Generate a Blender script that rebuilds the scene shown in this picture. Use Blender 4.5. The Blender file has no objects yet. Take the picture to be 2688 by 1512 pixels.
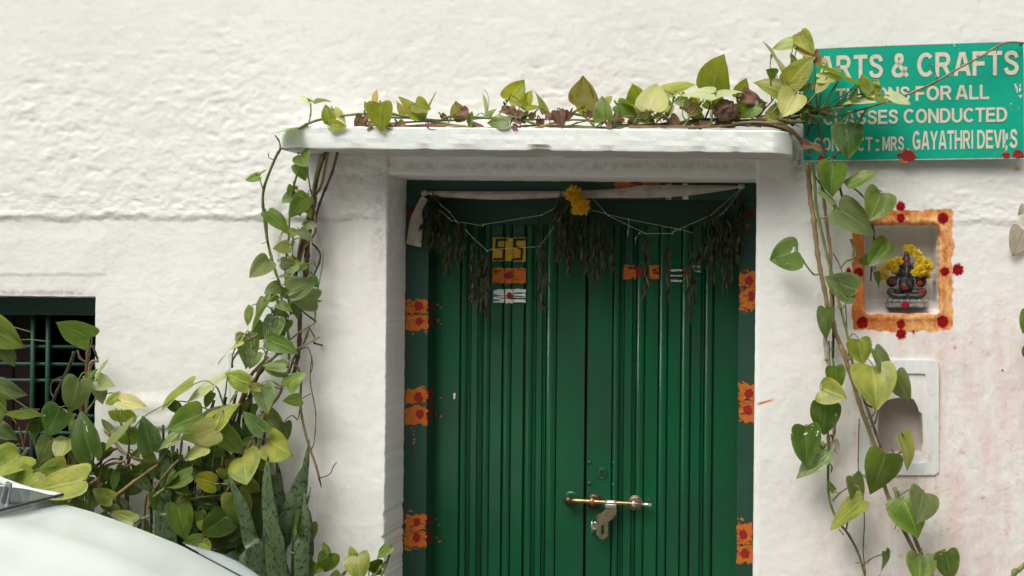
import bpy, bmesh, math, random
import numpy as np
from mathutils import Vector, Matrix
random.seed(7)
R = math.radians
SC = bpy.context.scene
COL = SC.collection

# ------------------------------------------------------------------ camera
CAM_D = 3.6                      # metres from the wall face
CX, CZ = 0.92, 1.69              # camera foot on the wall plane
ROLL = R(0.55)
PXM = 800.0                      # image pixels per metre on the wall plane
cam_d = bpy.data.cameras.new('camera'); cam = bpy.data.objects.new('camera', cam_d); COL.objects.link(cam)
cam_d.sensor_width = 36.0
cam_d.lens = 36.0 * CAM_D / 3.36
cam_d.shift_x = (1344 - 2080) / 2688.0
cam_d.shift_y = -(756 - 730) / 2688.0
cam_d.clip_start = 0.05; cam_d.clip_end = 300
c, s = math.cos(ROLL), math.sin(ROLL)
cam.matrix_world = Matrix(((c, -s, 0, CX), (0, 0, -1, -CAM_D), (s, c, 0, CZ), (0, 0, 0, 1)))
SC.camera = cam

# ------------------------------------------------------------------ world, sun, exposure
SUN_EL, SUN_AZ = R(56), R(-28)      # high, a little from the left of the viewer
w = bpy.data.worlds.new('World'); SC.world = w; w.use_nodes = True
nt = w.node_tree; nt.nodes.clear()
sky = nt.nodes.new('ShaderNodeTexSky'); sky.sky_type = 'NISHITA'; sky.sun_disc = False
sky.sun_elevation = SUN_EL; sky.sun_rotation = math.pi + SUN_AZ * -1
sky.dust_density = 4.0; sky.air_density = 1.0
hs = nt.nodes.new('ShaderNodeHueSaturation'); hs.inputs['Saturation'].default_value = 0.22
hs.inputs['Saturation'].default_value = 0.06
bg = nt.nodes.new('ShaderNodeBackground'); bg.inputs['Strength'].default_value = 0.14
out = nt.nodes.new('ShaderNodeOutputWorld')
nt.links.new(sky.outputs[0], hs.inputs['Color']); nt.links.new(hs.outputs[0], bg.inputs[0]); nt.links.new(bg.outputs[0], out.inputs[0])
sl = bpy.data.lights.new('sun', 'SUN'); sl.energy = 1.4; sl.angle = R(34); sl.color = (1.0, 0.945, 0.86)
sun = bpy.data.objects.new('sun', sl); COL.objects.link(sun)
# direction the light travels: down, into the wall (+y), slightly to the right (+x)
ld = Vector((math.cos(SUN_EL) * math.sin(-SUN_AZ), math.cos(SUN_EL) * math.cos(SUN_AZ), -math.sin(SUN_EL)))
sun.rotation_euler = ld.to_track_quat('-Z', 'Y').to_euler()
sun.location = (-2, -6, 8)
vs = SC.view_settings
vs.view_transform = 'Standard'; vs.look = 'None'; vs.gamma = 1.0; vs.use_curve_mapping = False; vs.exposure = 0.50

# ------------------------------------------------------------------ helpers
def at(u, v, outm=0.0):
    """image pixels, cast through the camera -> world point, OUTM metres in front of the wall face"""
    k = (CAM_D - outm) / CAM_D / PXM
    dx, dy = u - 2080.0, v - 730.0
    return Vector((CX + (dx * c + dy * s) * k, -outm, CZ - (dy * c - dx * s) * k))
def crop(x0, y0, k):  # maps pixels of one image crop to world points
    return lambda a, b, o=0.0: at(x0 + a * k, y0 + b * k, o)
KA = crop(0, 740, .345); KB = crop(400, 940, .3946); KG = crop(540, 380, .414); KH = crop(680, 180, .2717)
KI = crop(1340, 130, .3106); KJ = crop(1960, 40, .2898); KK = crop(2000, 440, .345); KL = crop(2000, 900, .4223)
KC = crop(0, 1200, .2717); KE = crop(0, 980, .2346); KF = crop(760, 1100, .2843)
D3 = crop(1040, 440, .29); D4 = crop(1440, 440, .29); D5 = crop(1380, 1160, .207)
CROPK = {KA: .345, KB: .3946, KG: .414, KH: .2717, KI: .3106, KJ: .2898, KK: .345, KL: .4223, KC: .2717, KE: .2346, KF: .2843, D3: .29, D4: .29, D5: .207, at: 1.0}

WLOC = {}
def tag(o, label=None, cat=None, group=None, kind=None):
    if label: o['label'] = label
    if cat: o['category'] = cat
    if group: o['group'] = group
    if kind: o['kind'] = kind
    return o
def thing(name, label, cat, loc, group=None):
    o = bpy.data.objects.new(name, None); COL.objects.link(o); o.location = loc; o.empty_display_size = .05
    WLOC[o] = Vector(loc)
    return tag(o, label, cat, group)
def link(name, me, mats, parent=None, origin=(0, 0, 0)):
    """vertices are already relative to ORIGIN (world)"""
    o = bpy.data.objects.new(name, me); COL.objects.link(o)
    for m in (mats if isinstance(mats, (list, tuple)) else [mats]): me.materials.append(m)
    WLOC[o] = Vector(origin)
    if parent is not None:
        o.parent = parent; o.location = Vector(origin) - WLOC[parent]
    else: o.location = origin
    return o
def mesh(name, V, F, mats, parent=None, origin=None, smooth=True, mi=None, uv=None):
    if origin is None:
        origin = Vector(V[0]) if len(V) else Vector((0, 0, 0))
    origin = Vector(origin)
    me = bpy.data.meshes.new(name)
    me.from_pydata([tuple(Vector(v) - origin) for v in V], [], F)
    if smooth: me.polygons.foreach_set('use_smooth', [True] * len(me.polygons))
    if mi: me.polygons.foreach_set('material_index', mi)
    if uv:
        l = me.uv_layers.new(name='uv')
        fl = []
        for p in me.polygons:
            for vi in p.vertices: fl.extend(uv[vi])
        l.data.foreach_set('uv', fl)
    me.update()
    return link(name, me, mats, parent, origin)
def cat_merge(parts):
    V, F = [], []
    for v, f in parts:
        o = len(V); V += list(v); F += [tuple(i + o for i in ff) for ff in f]
    return V, F
def boxg(x0, x1, y0, y1, z0, z1, bev=0.0):
    """box with chamfered vertical/horizontal edges when bev"""
    if bev <= 0:
        V = [(x, y, z) for x in (x0, x1) for y in (y0, y1) for z in (z0, z1)]
        F = [(0, 1, 3, 2), (4, 6, 7, 5), (0, 4, 5, 1), (2, 3, 7, 6), (0, 2, 6, 4), (1, 5, 7, 3)]
        return V, F
    bm = bmesh.new(); bmesh.ops.create_cube(bm, size=1)
    for v in bm.verts:
        v.co = Vector(((x0 + x1) / 2 + v.co.x * (x1 - x0), (y0 + y1) / 2 + v.co.y * (y1 - y0), (z0 + z1) / 2 + v.co.z * (z1 - z0)))
    bmesh.ops.bevel(bm, geom=list(bm.edges), offset=bev, segments=2, affect='EDGES', profile=.7)
    V = [tuple(v.co) for v in bm.verts]; bm.verts.index_update()
    F = [tuple(v.index for v in f.verts) for f in bm.faces]; bm.free()
    return V, F
def catmull(P, n=6):
    P = [Vector(p) for p in P]
    if len(P) < 3:
        return [P[0].lerp(P[-1], i / n) for i in range(n + 1)]
    Q = [P[0] * 2 - P[1]] + P + [P[-1] * 2 - P[-2]]
    o = []
    for i in range(1, len(Q) - 2):
        a, b, c_, d = Q[i - 1:i + 3]
        for k in range(n):
            t = k / n
            o.append(.5 * ((2 * b) + (-a + c_) * t + (2 * a - 5 * b + 4 * c_ - d) * t * t + (-a + 3 * b - 3 * c_ + d) * t ** 3))
    o.append(P[-1]); return o
def tubeg(P, r0, r1=None, n=6, seg=7, node=0.0, wob=0.0, cap=True):
    Q = catmull(P, n)
    if r1 is None: r1 = r0
    V, F = [], []; N = len(Q); prev = None; acc = 0
    for i, q in enumerate(Q):
        t = (Q[min(i + 1, N - 1)] - Q[max(i - 1, 0)])
        if t.length < 1e-9: t = Vector((0, 0, -1))
        t.normalize()
        if prev is None:
            a = t.cross(Vector((0, 1, 0))); a = a if a.length > 1e-3 else t.cross(Vector((1, 0, 0)))
        else: a = prev - t * prev.dot(t)
        a.normalize(); prev = a; b = t.cross(a)
        r = r0 + (r1 - r0) * i / max(1, N - 1)
        if i: acc += (q - Q[i - 1]).length
        if node:
            ph = (acc / node) % 1.0
            r *= 1 + .35 * math.exp(-((ph - .5) / .09) ** 2)
        for k in range(seg):
            an = 2 * math.pi * k / seg
            rr = r * (1 + wob * random.uniform(-1, 1))
            V.append(q + a * math.cos(an) * rr + b * math.sin(an) * rr)
        if i:
            o = (i - 1) * seg
            for k in range(seg):
                F.append((o + k, o + (k + 1) % seg, o + seg + (k + 1) % seg, o + seg + k))
    if cap: F.append(tuple(range(seg))[::-1]); F.append(tuple(range((N - 1) * seg, N * seg)))
    return V, F
def ballg(cx, cy, cz, rx, ry=None, rz=None, nu=12, nv=8):
    ry = rx if ry is None else ry; rz = rx if rz is None else rz
    V = [(cx, cy, cz + rz)]; F = []
    for j in range(1, nv):
        th = math.pi * j / nv
        for i in range(nu):
            ph = 2 * math.pi * i / nu
            V.append((cx + rx * math.sin(th) * math.cos(ph), cy + ry * math.sin(th) * math.sin(ph), cz + rz * math.cos(th)))
    V.append((cx, cy, cz - rz))
    for i in range(nu): F.append((0, 1 + i, 1 + (i + 1) % nu))
    for j in range(nv - 2):
        for i in range(nu):
            a = 1 + j * nu + i; b = 1 + j * nu + (i + 1) % nu
            F.append((a, a + nu, b + nu, b))
    L = len(V) - 1; o = 1 + (nv - 2) * nu
    for i in range(nu): F.append((L, o + (i + 1) % nu, o + i))
    return V, F
def discg(p, r, thick, seg=24, dome=0.0):
    """disc facing -y, its back at p.y"""
    V = []; F = []
    rings = [(r, 0), (r, -thick), (r * .6, -thick - dome * .6), (0.0, -thick - dome)]
    for rr, dy in rings[:-1]:
        for i in range(seg):
            a = 2 * math.pi * i / seg
            V.append((p.x + rr * math.cos(a), p.y + dy, p.z + rr * math.sin(a)))
    V.append((p.x, p.y - thick - dome, p.z))
    for j in range(2):
        for i in range(seg):
            F.append((j * seg + i, j * seg + (i + 1) % seg, (j + 1) * seg + (i + 1) % seg, (j + 1) * seg + i))
    for i in range(seg): F.append((2 * seg + i, 2 * seg + (i + 1) % seg, 3 * seg))
    F.append(tuple(range(seg))[::-1])
    return V, F
def plate(pts, y0, y1):
    """prism from an outline of (x,z) points"""
    n = len(pts)
    V = [(x, y0, z) for x, z in pts] + [(x, y1, z) for x, z in pts]
    F = [tuple(range(n)), tuple(range(n, 2 * n))[::-1]] + [(i, i + n, (i + 1) % n + n, (i + 1) % n) for i in range(n)]
    return V, F

# ------------------------------------------------------------------ materials
def NT(name):
    m = bpy.data.materials.new(name); m.use_nodes = True
    t = m.node_tree; b = t.nodes['Principled BSDF']
    return m, t, b
class G:
    """tiny node-graph writer"""
    def __init__(s_, t): s_.t = t
    def n(s_, typ, **kw):
        x = s_.t.nodes.new(typ)
        for k, v in kw.items():
            if k.startswith('i_'):
                key = k[2:]; key = int(key) if key.isdigit() else key.replace('_', ' ')
                x.inputs[key].default_value = v
            else: setattr(x, k, v)
        return x
    def l(s_, a, b): s_.t.links.new(a, b)
    def noise(s_, vec, scale, det=3, rough=.55, dist=0.0):
        x = s_.n('ShaderNodeTexNoise'); x.inputs['Scale'].default_value = scale; x.inputs['Detail'].default_value = det
        x.inputs['Roughness'].default_value = rough; x.inputs['Distortion'].default_value = dist
        if vec: s_.l(vec, x.inputs['Vector'])
        return x.outputs['Fac']
    def mp(s_, vec, scale=(1, 1, 1), loc=(0, 0, 0)):
        x = s_.n('ShaderNodeMapping'); x.inputs['Scale'].default_value = scale; x.inputs['Location'].default_value = loc
        s_.l(vec, x.inputs['Vector']); return x.outputs[0]
    def ramp(s_, f, a, b, lo=0.0, hi=1.0):
        x = s_.n('ShaderNodeMapRange'); x.clamp = True
        x.inputs['From Min'].default_value = a; x.inputs['From Max'].default_value = b
        x.inputs['To Min'].default_value = lo; x.inputs['To Max'].default_value = hi
        s_.l(f, x.inputs['Value']); return x.outputs[0]
    def m(s_, op, a, b=None, cl=False):
        x = s_.n('ShaderNodeMath', operation=op); x.use_clamp = cl
        for i, v in enumerate((a, b)):
            if v is None: continue
            if isinstance(v, (int, float)): x.inputs[i].default_value = v
            else: s_.l(v, x.inputs[i])
        return x.outputs[0]
    def mix(s_, f, a, b, mode='MIX'):
        x = s_.n('ShaderNodeMix', data_type='RGBA', blend_type=mode)
        for i, v in ((0, f), (6, a), (7, b)):
            if isinstance(v, (int, float)): x.inputs[i].default_value = v
            elif isinstance(v, tuple): x.inputs[i].default_value = (*v, 1) if len(v) == 3 else v
            else: s_.l(v, x.inputs[i])
        return x.outputs[2]
    def bump(s_, h, strength, dist, normal=None):
        x = s_.n('ShaderNodeBump'); x.inputs['Strength'].default_value = strength; x.inputs['Distance'].default_value = dist
        s_.l(h, x.inputs['Height'])
        if normal: s_.l(normal, x.inputs['Normal'])
        return x.outputs[0]
def simple(name, col, rough=.6, metal=0.0, var=.25, scale=60, bump=0.0, bscale=200, stretch=(1, 1, 1), coat=0.0, spec=.5):
    m, t, b = NT(name); g = G(t)
    tc = g.n('ShaderNodeTexCoord'); v = g.mp(tc.outputs['Object'], stretch)
    n = g.noise(v, scale, 4)
    dark = tuple(x * (1 - var) for x in col); light = tuple(min(1, x * (1 + var)) for x in col)
    g.l(g.mix(g.ramp(n, .3, .7), dark, light), b.inputs['Base Color'])
    b.inputs['Roughness'].default_value = rough; b.inputs['Metallic'].default_value = metal
    b.inputs['Specular IOR Level'].default_value = spec
    b.inputs['Coat Weight'].default_value = coat
    if bump:
        n2 = g.noise(v, bscale, 3); g.l(g.bump(n2, 1.0, bump), b.inputs['Normal'])
    return m

# whitewashed plaster; vertex masks carry the paint that people put on it
def wall_material():
    m, t, b = NT('whitewashed_plaster'); g = G(t)
    tc = g.n('ShaderNodeTexCoord'); P = tc.outputs['Object']
    a1 = g.n('ShaderNodeVertexColor', layer_name='paint'); s1 = g.n('ShaderNodeSeparateColor'); g.l(a1.outputs[0], s1.inputs[0])
    a2 = g.n('ShaderNodeVertexColor', layer_name='age'); s2 = g.n('ShaderNodeSeparateColor'); g.l(a2.outputs[0], s2.inputs[0])
    orange, red, pink = s1.outputs[0], s1.outputs[1], s1.outputs[2]
    cement, tint, grime_dark = s2.outputs[0], s2.outputs[1], s2.outputs[2]
    big = g.noise(P, 1.7, 5, .6); mid = g.noise(P, 9, 5, .65); fine = g.noise(P, 90, 4, .7)
    col = g.mix(g.ramp(big, .35, .7), (.80, .792, .752), (.85, .843, .808))
    col = g.mix(g.m('MULTIPLY', g.ramp(mid, .58, .75), .35), col, (.70, .69, .60))       # yellowed patches
    col = g.mix(g.m('MULTIPLY', g.ramp(fine, .55, .75), .25), col, (.66, .64, .60))
    rain = g.ramp(g.noise(g.mp(P, (9, 9, 1.1)), 1.0, 6, .7), .54, .74)
    col = g.mix(g.m('MULTIPLY', rain, .16), col, (.60, .575, .50))
    moss = g.m('MULTIPLY', g.ramp(g.noise(P, 3.1, 6, .7), .60, .70), g.ramp(g.noise(P, 40, 4, .7), .4, .62))
    col = g.mix(g.m('MULTIPLY', moss, .38), col, (.56, .56, .44))
    # washed-out pink and rust colour that ran down the wall
    streak = g.noise(g.mp(P, (14, 14, 3.2)), 1.0, 5, .7)
    pk = g.m('MULTIPLY', pink, g.ramp(streak, .38, .68))
    col = g.mix(g.m('MULTIPLY', pk, .55), col, (.72, .42, .37))
    pk2 = g.m('MULTIPLY', pink, g.ramp(g.noise(P, 26, 6, .75), .57, .66))
    col = g.mix(g.m('MULTIPLY', pk2, .5), col, (.62, .22, .16))
    col = g.mix(g.m('MULTIPLY', tint, .5), col, (.62, .72, .68))                          # older pale green wash
    gr = g.m('MULTIPLY', grime_dark, g.ramp(g.noise(P, 38, 6, .75), .38, .58))
    col = g.mix(gr, col, (.13, .11, .09))
    col = g.mix(cement, col, g.mix(g.ramp(mid, .3, .7), (.58, .50, .47), (.68, .60, .57)))
    # hair cracks: edges of warped cells, only in scattered areas
    wv = g.n('ShaderNodeTexNoise'); wv.inputs['Scale'].default_value = 6; wv.inputs['Detail'].default_value = 6
    g.l(P, wv.inputs['Vector'])
    wm = g.mix(.22, P, wv.outputs['Color'], 'ADD')
    vo = g.n('ShaderNodeTexVoronoi', feature='DISTANCE_TO_EDGE'); vo.inputs['Scale'].default_value = 6.5; g.l(g.mp(wm, (1, 1, 1.6)), vo.inputs['Vector'])
    area = g.ramp(g.noise(P, 2.3, 3), .53, .60)
    crack = g.m('MULTIPLY', g.ramp(vo.outputs['Distance'], .0028, .0, 0, 1), area)
    col = g.mix(g.m('MULTIPLY', crack, .30), col, (.36, .32, .28))
    # turmeric band and vermilion dots
    on = g.noise(P, 55, 5, .75); on2 = g.noise(P, 22, 4, .7)
    om = g.ramp(g.m('ADD', orange, g.m('MULTIPLY', g.m('SUBTRACT', on, .5), .9)), .38, .56)
    fringe = g.ramp(g.m('ADD', orange, g.m('MULTIPLY', g.m('SUBTRACT', on2, .5), 1.1)), .1, .45)
    sepx = g.n('ShaderNodeSeparateXYZ'); g.l(P, sepx.inputs[0])
    bare = g.m('MULTIPLY', g.ramp(sepx.outputs[0], 1.12, 1.34), .16)                     # paint wore thinner to the right
    oc = g.mix(g.ramp(g.m('SUBTRACT', g.noise(g.mp(P, (1, 1, .6)), 34, 6, .75), bare), .26, .46), (.82, .46, .17), (.58, .155, .010))
    oc = g.mix(g.ramp(g.noise(P, 17, 3, .7), .56, .68), oc, (.50, .09, .01))
    col = g.mix(g.m('MULTIPLY', fringe, .55), col, (.80, .44, .30))
    col = g.mix(g.m('MULTIPLY', om, .93), col, oc)
    rn = g.noise(P, 140, 4, .8)
    rm = g.ramp(g.m('ADD', red, g.m('MULTIPLY', g.m('SUBTRACT', rn, .5), 1.15)), .40, .56)
    rf = g.ramp(g.m('ADD', red, g.m('MULTIPLY', g.m('SUBTRACT', g.noise(P, 60, 4, .8), .5), .9)), .12, .4)
    col = g.mix(g.m('MULTIPLY', rf, .5), col, (.62, .10, .04))
    col = g.mix(rm, col, g.mix(g.ramp(on, .35, .65), (.20, .004, .006), (.33, .008, .012)))
    g.l(col, b.inputs['Base Color'])
    b.inputs['Roughness'].default_value = .93; b.inputs['Specular IOR Level'].default_value = .12
    h = g.m('ADD', g.m('MULTIPLY', g.noise(P, 130, 5, .7), .5), g.m('MULTIPLY', g.noise(g.mp(P, (60, 60, 12)), 1.0, 3), .6))
    n1 = g.bump(h, .55, .0016)
    n2 = g.bump(g.m('SUBTRACT', 1.0, crack), .45, .002, n1)
    g.l(n2, b.inputs['Normal'])
    return m

def leaf_mat(name, ca, cb, edge, rib=(.42, .5, .16), rough=.38, mottled=0.0, white=0.0, trans=.25, spots=0.0):
    m, t, b = NT(name); g = G(t)
    uv = g.n('ShaderNodeUVMap', uv_map='uv').outputs[0]
    sx = g.n('ShaderNodeSeparateXYZ'); g.l(uv, sx.inputs[0]); u, v = sx.outputs[0], sx.outputs[1]
    oi = g.n('ShaderNodeObjectInfo'); rnd = oi.outputs['Random']
    cm = g.n('ShaderNodeCombineXYZ'); g.l(u, cm.inputs[0]); g.l(v, cm.inputs[1]); g.l(g.m('MULTIPLY', rnd, 37.0), cm.inputs[2])
    q = cm.outputs[0]
    au = g.m('ABSOLUTE', u)
    n1 = g.noise(q, 1.6, 3, .55)
    col = g.mix(g.ramp(n1, .36, .66), ca, cb)
    col = g.mix(g.m('MULTIPLY', g.ramp(g.m('ADD', au, g.m('MULTIPLY', g.m('SUBTRACT', g.noise(q, 3, 3), .5), .8)), .82, 1.02), .6), col, edge)
    if mottled:
        mm = g.ramp(g.noise(g.mp(q, (3.2, 1.2, 1)), 3.0, 5, .7, 1.0), .52, .60)
        col = g.mix(g.m('MULTIPLY', mm, mottled), col, (.50, .56, .33))
    # side veins
    wv = g.m('SINE', g.m('MULTIPLY', g.m('SUBTRACT', v, g.m('MULTIPLY', au, .38)), 44.0))
    col = g.mix(g.m('MULTIPLY', g.ramp(wv, .80, 1.0), .05), col, rib)
    col = g.mix(g.m('MULTIPLY', g.ramp(au, .075, .02), .6), col, rib)
    tipm = g.m('MULTIPLY', g.ramp(g.m('ADD', v, g.m('MULTIPLY', g.m('SUBTRACT', g.noise(q, 6, 3), .5), .5)), .93, 1.0), g.ramp(g.m('FRACT', g.m('MULTIPLY', rnd, 13.7)), .55, .62))
    col = g.mix(g.m('MULTIPLY', tipm, .8), col, (.16, .075, .02))
    rimb = g.m('MULTIPLY', g.ramp(g.m('ADD', au, g.m('MULTIPLY', g.m('SUBTRACT', g.noise(q, 4.5, 4), .5), .9)), 1.08, 1.14), g.ramp(g.m('FRACT', g.m('MULTIPLY', rnd, 5.1)), .5, .6))
    col = g.mix(g.m('MULTIPLY', rimb, .7), col, (.20, .10, .03))
    dust = g.ramp(g.noise(q, 2.2, 4, .7), .5, .75)
    col = g.mix(g.m('MULTIPLY', dust, .16), col, (.42, .42, .34))
    sp = g.ramp(g.noise(q, 30, 2), .72, .78)
    col = g.mix(g.m('MULTIPLY', sp, .5), col, edge)
    if spots:
        ss = g.ramp(g.noise(q, 2.6, 3, .6), .60, .64)
        col = g.mix(g.m('MULTIPLY', ss, spots), col, (.20, .055, .015))
    if white:
        ws = g.ramp(g.noise(g.mp(q, (.8, 1.1, 1)), 3.0, 4, .62, .2), .735 - white * .08, .742 - white * .08)
        col = g.mix(ws, col, (.80, .80, .78))
    hs_ = g.n('ShaderNodeHueSaturation'); g.l(col, hs_.inputs['Color'])
    g.l(g.ramp(rnd, 0, 1, .82, 1.22), hs_.inputs['Value']); g.l(g.ramp(g.m('FRACT', g.m('MULTIPLY', rnd, 7.3)), 0, 1, .485, .512), hs_.inputs['Hue'])
    col = hs_.outputs[0]
    g.l(col, b.inputs['Base Color'])
    b.inputs['Roughness'].default_value = rough; b.inputs['Specular IOR Level'].default_value = .45
    h = g.m('ADD', g.m('MULTIPLY', wv, -.13), g.m('MULTIPLY', g.ramp(au, .0, .12), .8))
    h = g.m('ADD', h, g.m('MULTIPLY', g.noise(q, 5, 3), 1.2))
    g.l(g.bump(h, .35, .0022), b.inputs['Normal'])
    tr = g.n('ShaderNodeBsdfTranslucent'); g.l(g.mix(.5, col, (.35, .55, .03), 'MIX'), tr.inputs['Color'])
    mx = g.n('ShaderNodeMixShader'); mx.inputs[0].default_value = trans
    g.l(b.outputs[0], mx.inputs[1]); g.l(tr.outputs[0], mx.inputs[2])
    g.l(mx.outputs[0], t.nodes['Material Output'].inputs['Surface'])
    return m
LM = {
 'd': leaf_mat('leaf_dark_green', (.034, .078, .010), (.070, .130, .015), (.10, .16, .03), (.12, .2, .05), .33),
 'g': leaf_mat('leaf_green', (.070, .135, .014), (.165, .235, .026), (.22, .28, .05), (.24, .34, .09)),
 'k': leaf_mat('leaf_grey_green', (.095, .14, .038), (.19, .23, .075), (.24, .29, .12), (.25, .32, .14), .5),
 'y': leaf_mat('leaf_yellow_green', (.15, .21, .018), (.37, .375, .06), (.36, .38, .08), (.40, .44, .12)),
 'Y': leaf_mat('leaf_olive_yellow', (.16, .19, .006), (.32, .31, .010), (.34, .33, .03), (.36, .38, .06), .42, trans=.35),
 'l': leaf_mat('leaf_lemon', (.40, .42, .10), (.56, .52, .19), (.34, .40, .08), (.52, .52, .22), .45, trans=.3),
 'p': leaf_mat('leaf_pale', (.40, .48, .22), (.60, .60, .34), (.36, .45, .16), (.62, .62, .4), .5, mottled=.5, trans=.3),
 'v': leaf_mat('leaf_variegated', (.055, .12, .025), (.15, .24, .06), (.24, .30, .1), (.25, .33, .12), mottled=.85),
 'b': leaf_mat('leaf_withered', (.13, .050, .028), (.27, .135, .085), (.10, .03, .02), (.24, .12, .07), .75, trans=.1),
 'o': leaf_mat('leaf_turning', (.50, .42, .12), (.48, .25, .05), (.40, .16, .04), (.5, .45, .2), .5, spots=.8, trans=.25),
 'D': leaf_mat('leaf_splashed_dark', (.034, .078, .012), (.066, .130, .018), (.12, .18, .03), (.13, .2, .05), .34, white=1.0),
 'W': leaf_mat('leaf_splashed', (.055, .125, .022), (.13, .21, .035), (.24, .28, .06), (.22, .3, .09), white=.8),
 's': leaf_mat('leaf_splashed_pale', (.30, .36, .07), (.50, .48, .16), (.36, .40, .1), (.5, .5, .2), .45, white=.9),
 't': leaf_mat('leaf_dry_tan', (.42, .33, .25), (.58, .50, .42), (.34, .2, .13), (.40, .28, .2), .85, trans=.1),
}
M = {}
M['stem_green'] = simple('stem_green', (.15, .19, .05), .5, 0, .35, 25, .0008, 300)
M['stem_tan'] = simple('stem_tan', (.235, .165, .075), .65, 0, .4, 30, .001, 300, (1, 1, .3))
M['stem_brown'] = simple('stem_brown', (.105, .062, .035), .8, 0, .5, 30, .0015, 250, (1, 1, .3))
M['stem_grey'] = simple('stem_grey', (.33, .29, .22), .8, 0, .4, 30, .0012, 260, (1, 1, .3))
M['stem_dark'] = simple('stem_dark', (.035, .040, .018), .7, 0, .4, 30)
OPP_H = 6.0
# ================================================================== THE WALL (one relief sheet with openings and niches)
def vnoise(x, y, seed=0):
    """smooth gradient noise on arrays, about -1..1"""
    xi = np.floor(x).astype(np.int64); yi = np.floor(y).astype(np.int64)
    xf = x - xi; yf = y - yi
    def gr(ix, iy, fx, fy):
        h = (ix * 374761393 + iy * 668265263 + seed * 1442695041) & 0xffffffff
        h = ((h ^ (h >> 13)) * 1274126177) & 0xffffffff
        a = (h ^ (h >> 16)) / 4294967296.0 * 2 * np.pi
        return np.cos(a) * fx + np.sin(a) * fy
    u = xf * xf * xf * (xf * (xf * 6 - 15) + 10); v = yf * yf * yf * (yf * (yf * 6 - 15) + 10)
    n0 = gr(xi, yi, xf, yf) * (1 - u) + gr(xi + 1, yi, xf - 1, yf) * u
    n1 = gr(xi, yi + 1, xf, yf - 1) * (1 - u) + gr(xi + 1, yi + 1, xf - 1, yf - 1) * u
    return (n0 * (1 - v) + n1 * v) * 1.5
def sst(a, b, x):
    t = np.clip((x - a) / (b - a), 0, 1); return t * t * (3 - 2 * t)

DOOR_L = at(1012, 990).x; DOOR_R = at(1981, 990).x; DOOR_T = at(1400, 460).z; DOOR_D = .16
WIN_R = at(251, 900).x; WIN_T = at(120, 778).z; WIN_B = at(120, 1262).z; WIN_L = -2.15; WIN_D = .075
def lines(lo, hi, step): return list(np.arange(lo, hi, step))
xs = lines(-4.6, -1.85, .06) + lines(-1.85, 1.86, .0044) + lines(1.86, 4.4, .06) + [4.4]
xs += lines(at(2150, 700).x, at(2600, 700).x, .0022)
zs = lines(0, .62, .05) + lines(.62, 2.72, .0044) + lines(2.72, 4.4, .06) + [4.4]
zs += lines(at(2300, 880).z, at(2300, 525).z, .0022)
for e, sgn in ((DOOR_L, 1), (DOOR_R, -1), (WIN_R, -1)):
    xs += [e + sgn * k * .001 for k in (-3, -1, 0, 1, 2, 3, 4, 5, 6, 7)]
for e in (DOOR_T, WIN_T): zs += [e - k * .001 for k in (-3, -1, 0, 1, 2, 3, 4, 5, 6, 7)]
zs += [WIN_B + k * .001 for k in (-3, -1, 0, 1, 2, 3, 4, 5, 6, 7)]
def uniq(a, eps=.0006):
    a = sorted(a); o = [a[0]]
    for v in a[1:]:
        if v - o[-1] > eps: o.append(v)
    return np.array(o)
xs = uniq(xs); zs = uniq(zs)
X, Z = np.meshgrid(xs, zs, indexing='ij')
def zline(u, v): return at(u, v).z
# image pixel coordinates of every vertex (for placing features)
DX = (X - CX) * PXM; DY = (CZ - Z) * PXM
U = 2080 + DX * c - DY * s; V_ = 730 + DX * s + DY * c
out_ = np.zeros_like(X)
# the older rough upper coat, standing proud over a wavy lower edge
edge = 574 + 7 * vnoise(X * 5, Z * 0 + 3, 2) + 5 * vnoise(X * 22, Z * 12, 5) + 3 * vnoise(X * 55, Z * 40, 6) + np.where(U > 2000, 12, 0)
upper = 1 - sst(-10, 9, V_ - edge)
leftw = 1 - sst(900, 1030, U)
rightw = sst(2000, 2200, U)
amp = upper * (1 - .35 * rightw) * (.65 + .35 * sst(60, 420, V_)) * (1 - .55 * (1 - sst(0, 160, V_ + 60 * vnoise(X * 2, Z * 2, 71))))
wx_ = X + .006 * vnoise(X * 8, Z * 8, 9); wz_ = Z + .005 * vnoise(X * 9, Z * 9, 10)
patch_ = .70 + .45 * np.clip(vnoise(X * 2.6, Z * 3.4, 17) + .45, 0, 1)
rgh = (.0024 * vnoise(wx_ * 8, wz_ * 10, 11) + .0022 * vnoise(wx_ * 19, wz_ * 25, 12)
       + .0015 * vnoise(wx_ * 46, wz_ * 58, 13) + .0006 * vnoise(X * 120, Z * 150, 14)) * patch_
pit = (-.0055 * np.clip(vnoise(wx_ * 22, wz_ * 31, 15) - .30, 0, 1) + .0065 * np.clip(vnoise(wx_ * 20, wz_ * 26, 16) - .38, 0, 1)) * patch_
out_ += amp * (rgh + pit) * .72
lump = np.exp(-((U - 925) / 85) ** 2) * sst(395, 430, V_) * upper

out_ += lump * (.0055 * vnoise(X * 34, Z * 38, 21) + .003 * vnoise(X * 75, Z * 80, 22) + .004)
out_ += upper * (.0026 * leftw + .0018 * rightw + .0015)
lipb = np.exp(-((V_ - edge + 12) / 9) ** 2) * (leftw + .35 * rightw)
out_ += lipb * (.0018 + .0022 * vnoise(X * 14, Z * 9, 31))
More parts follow.
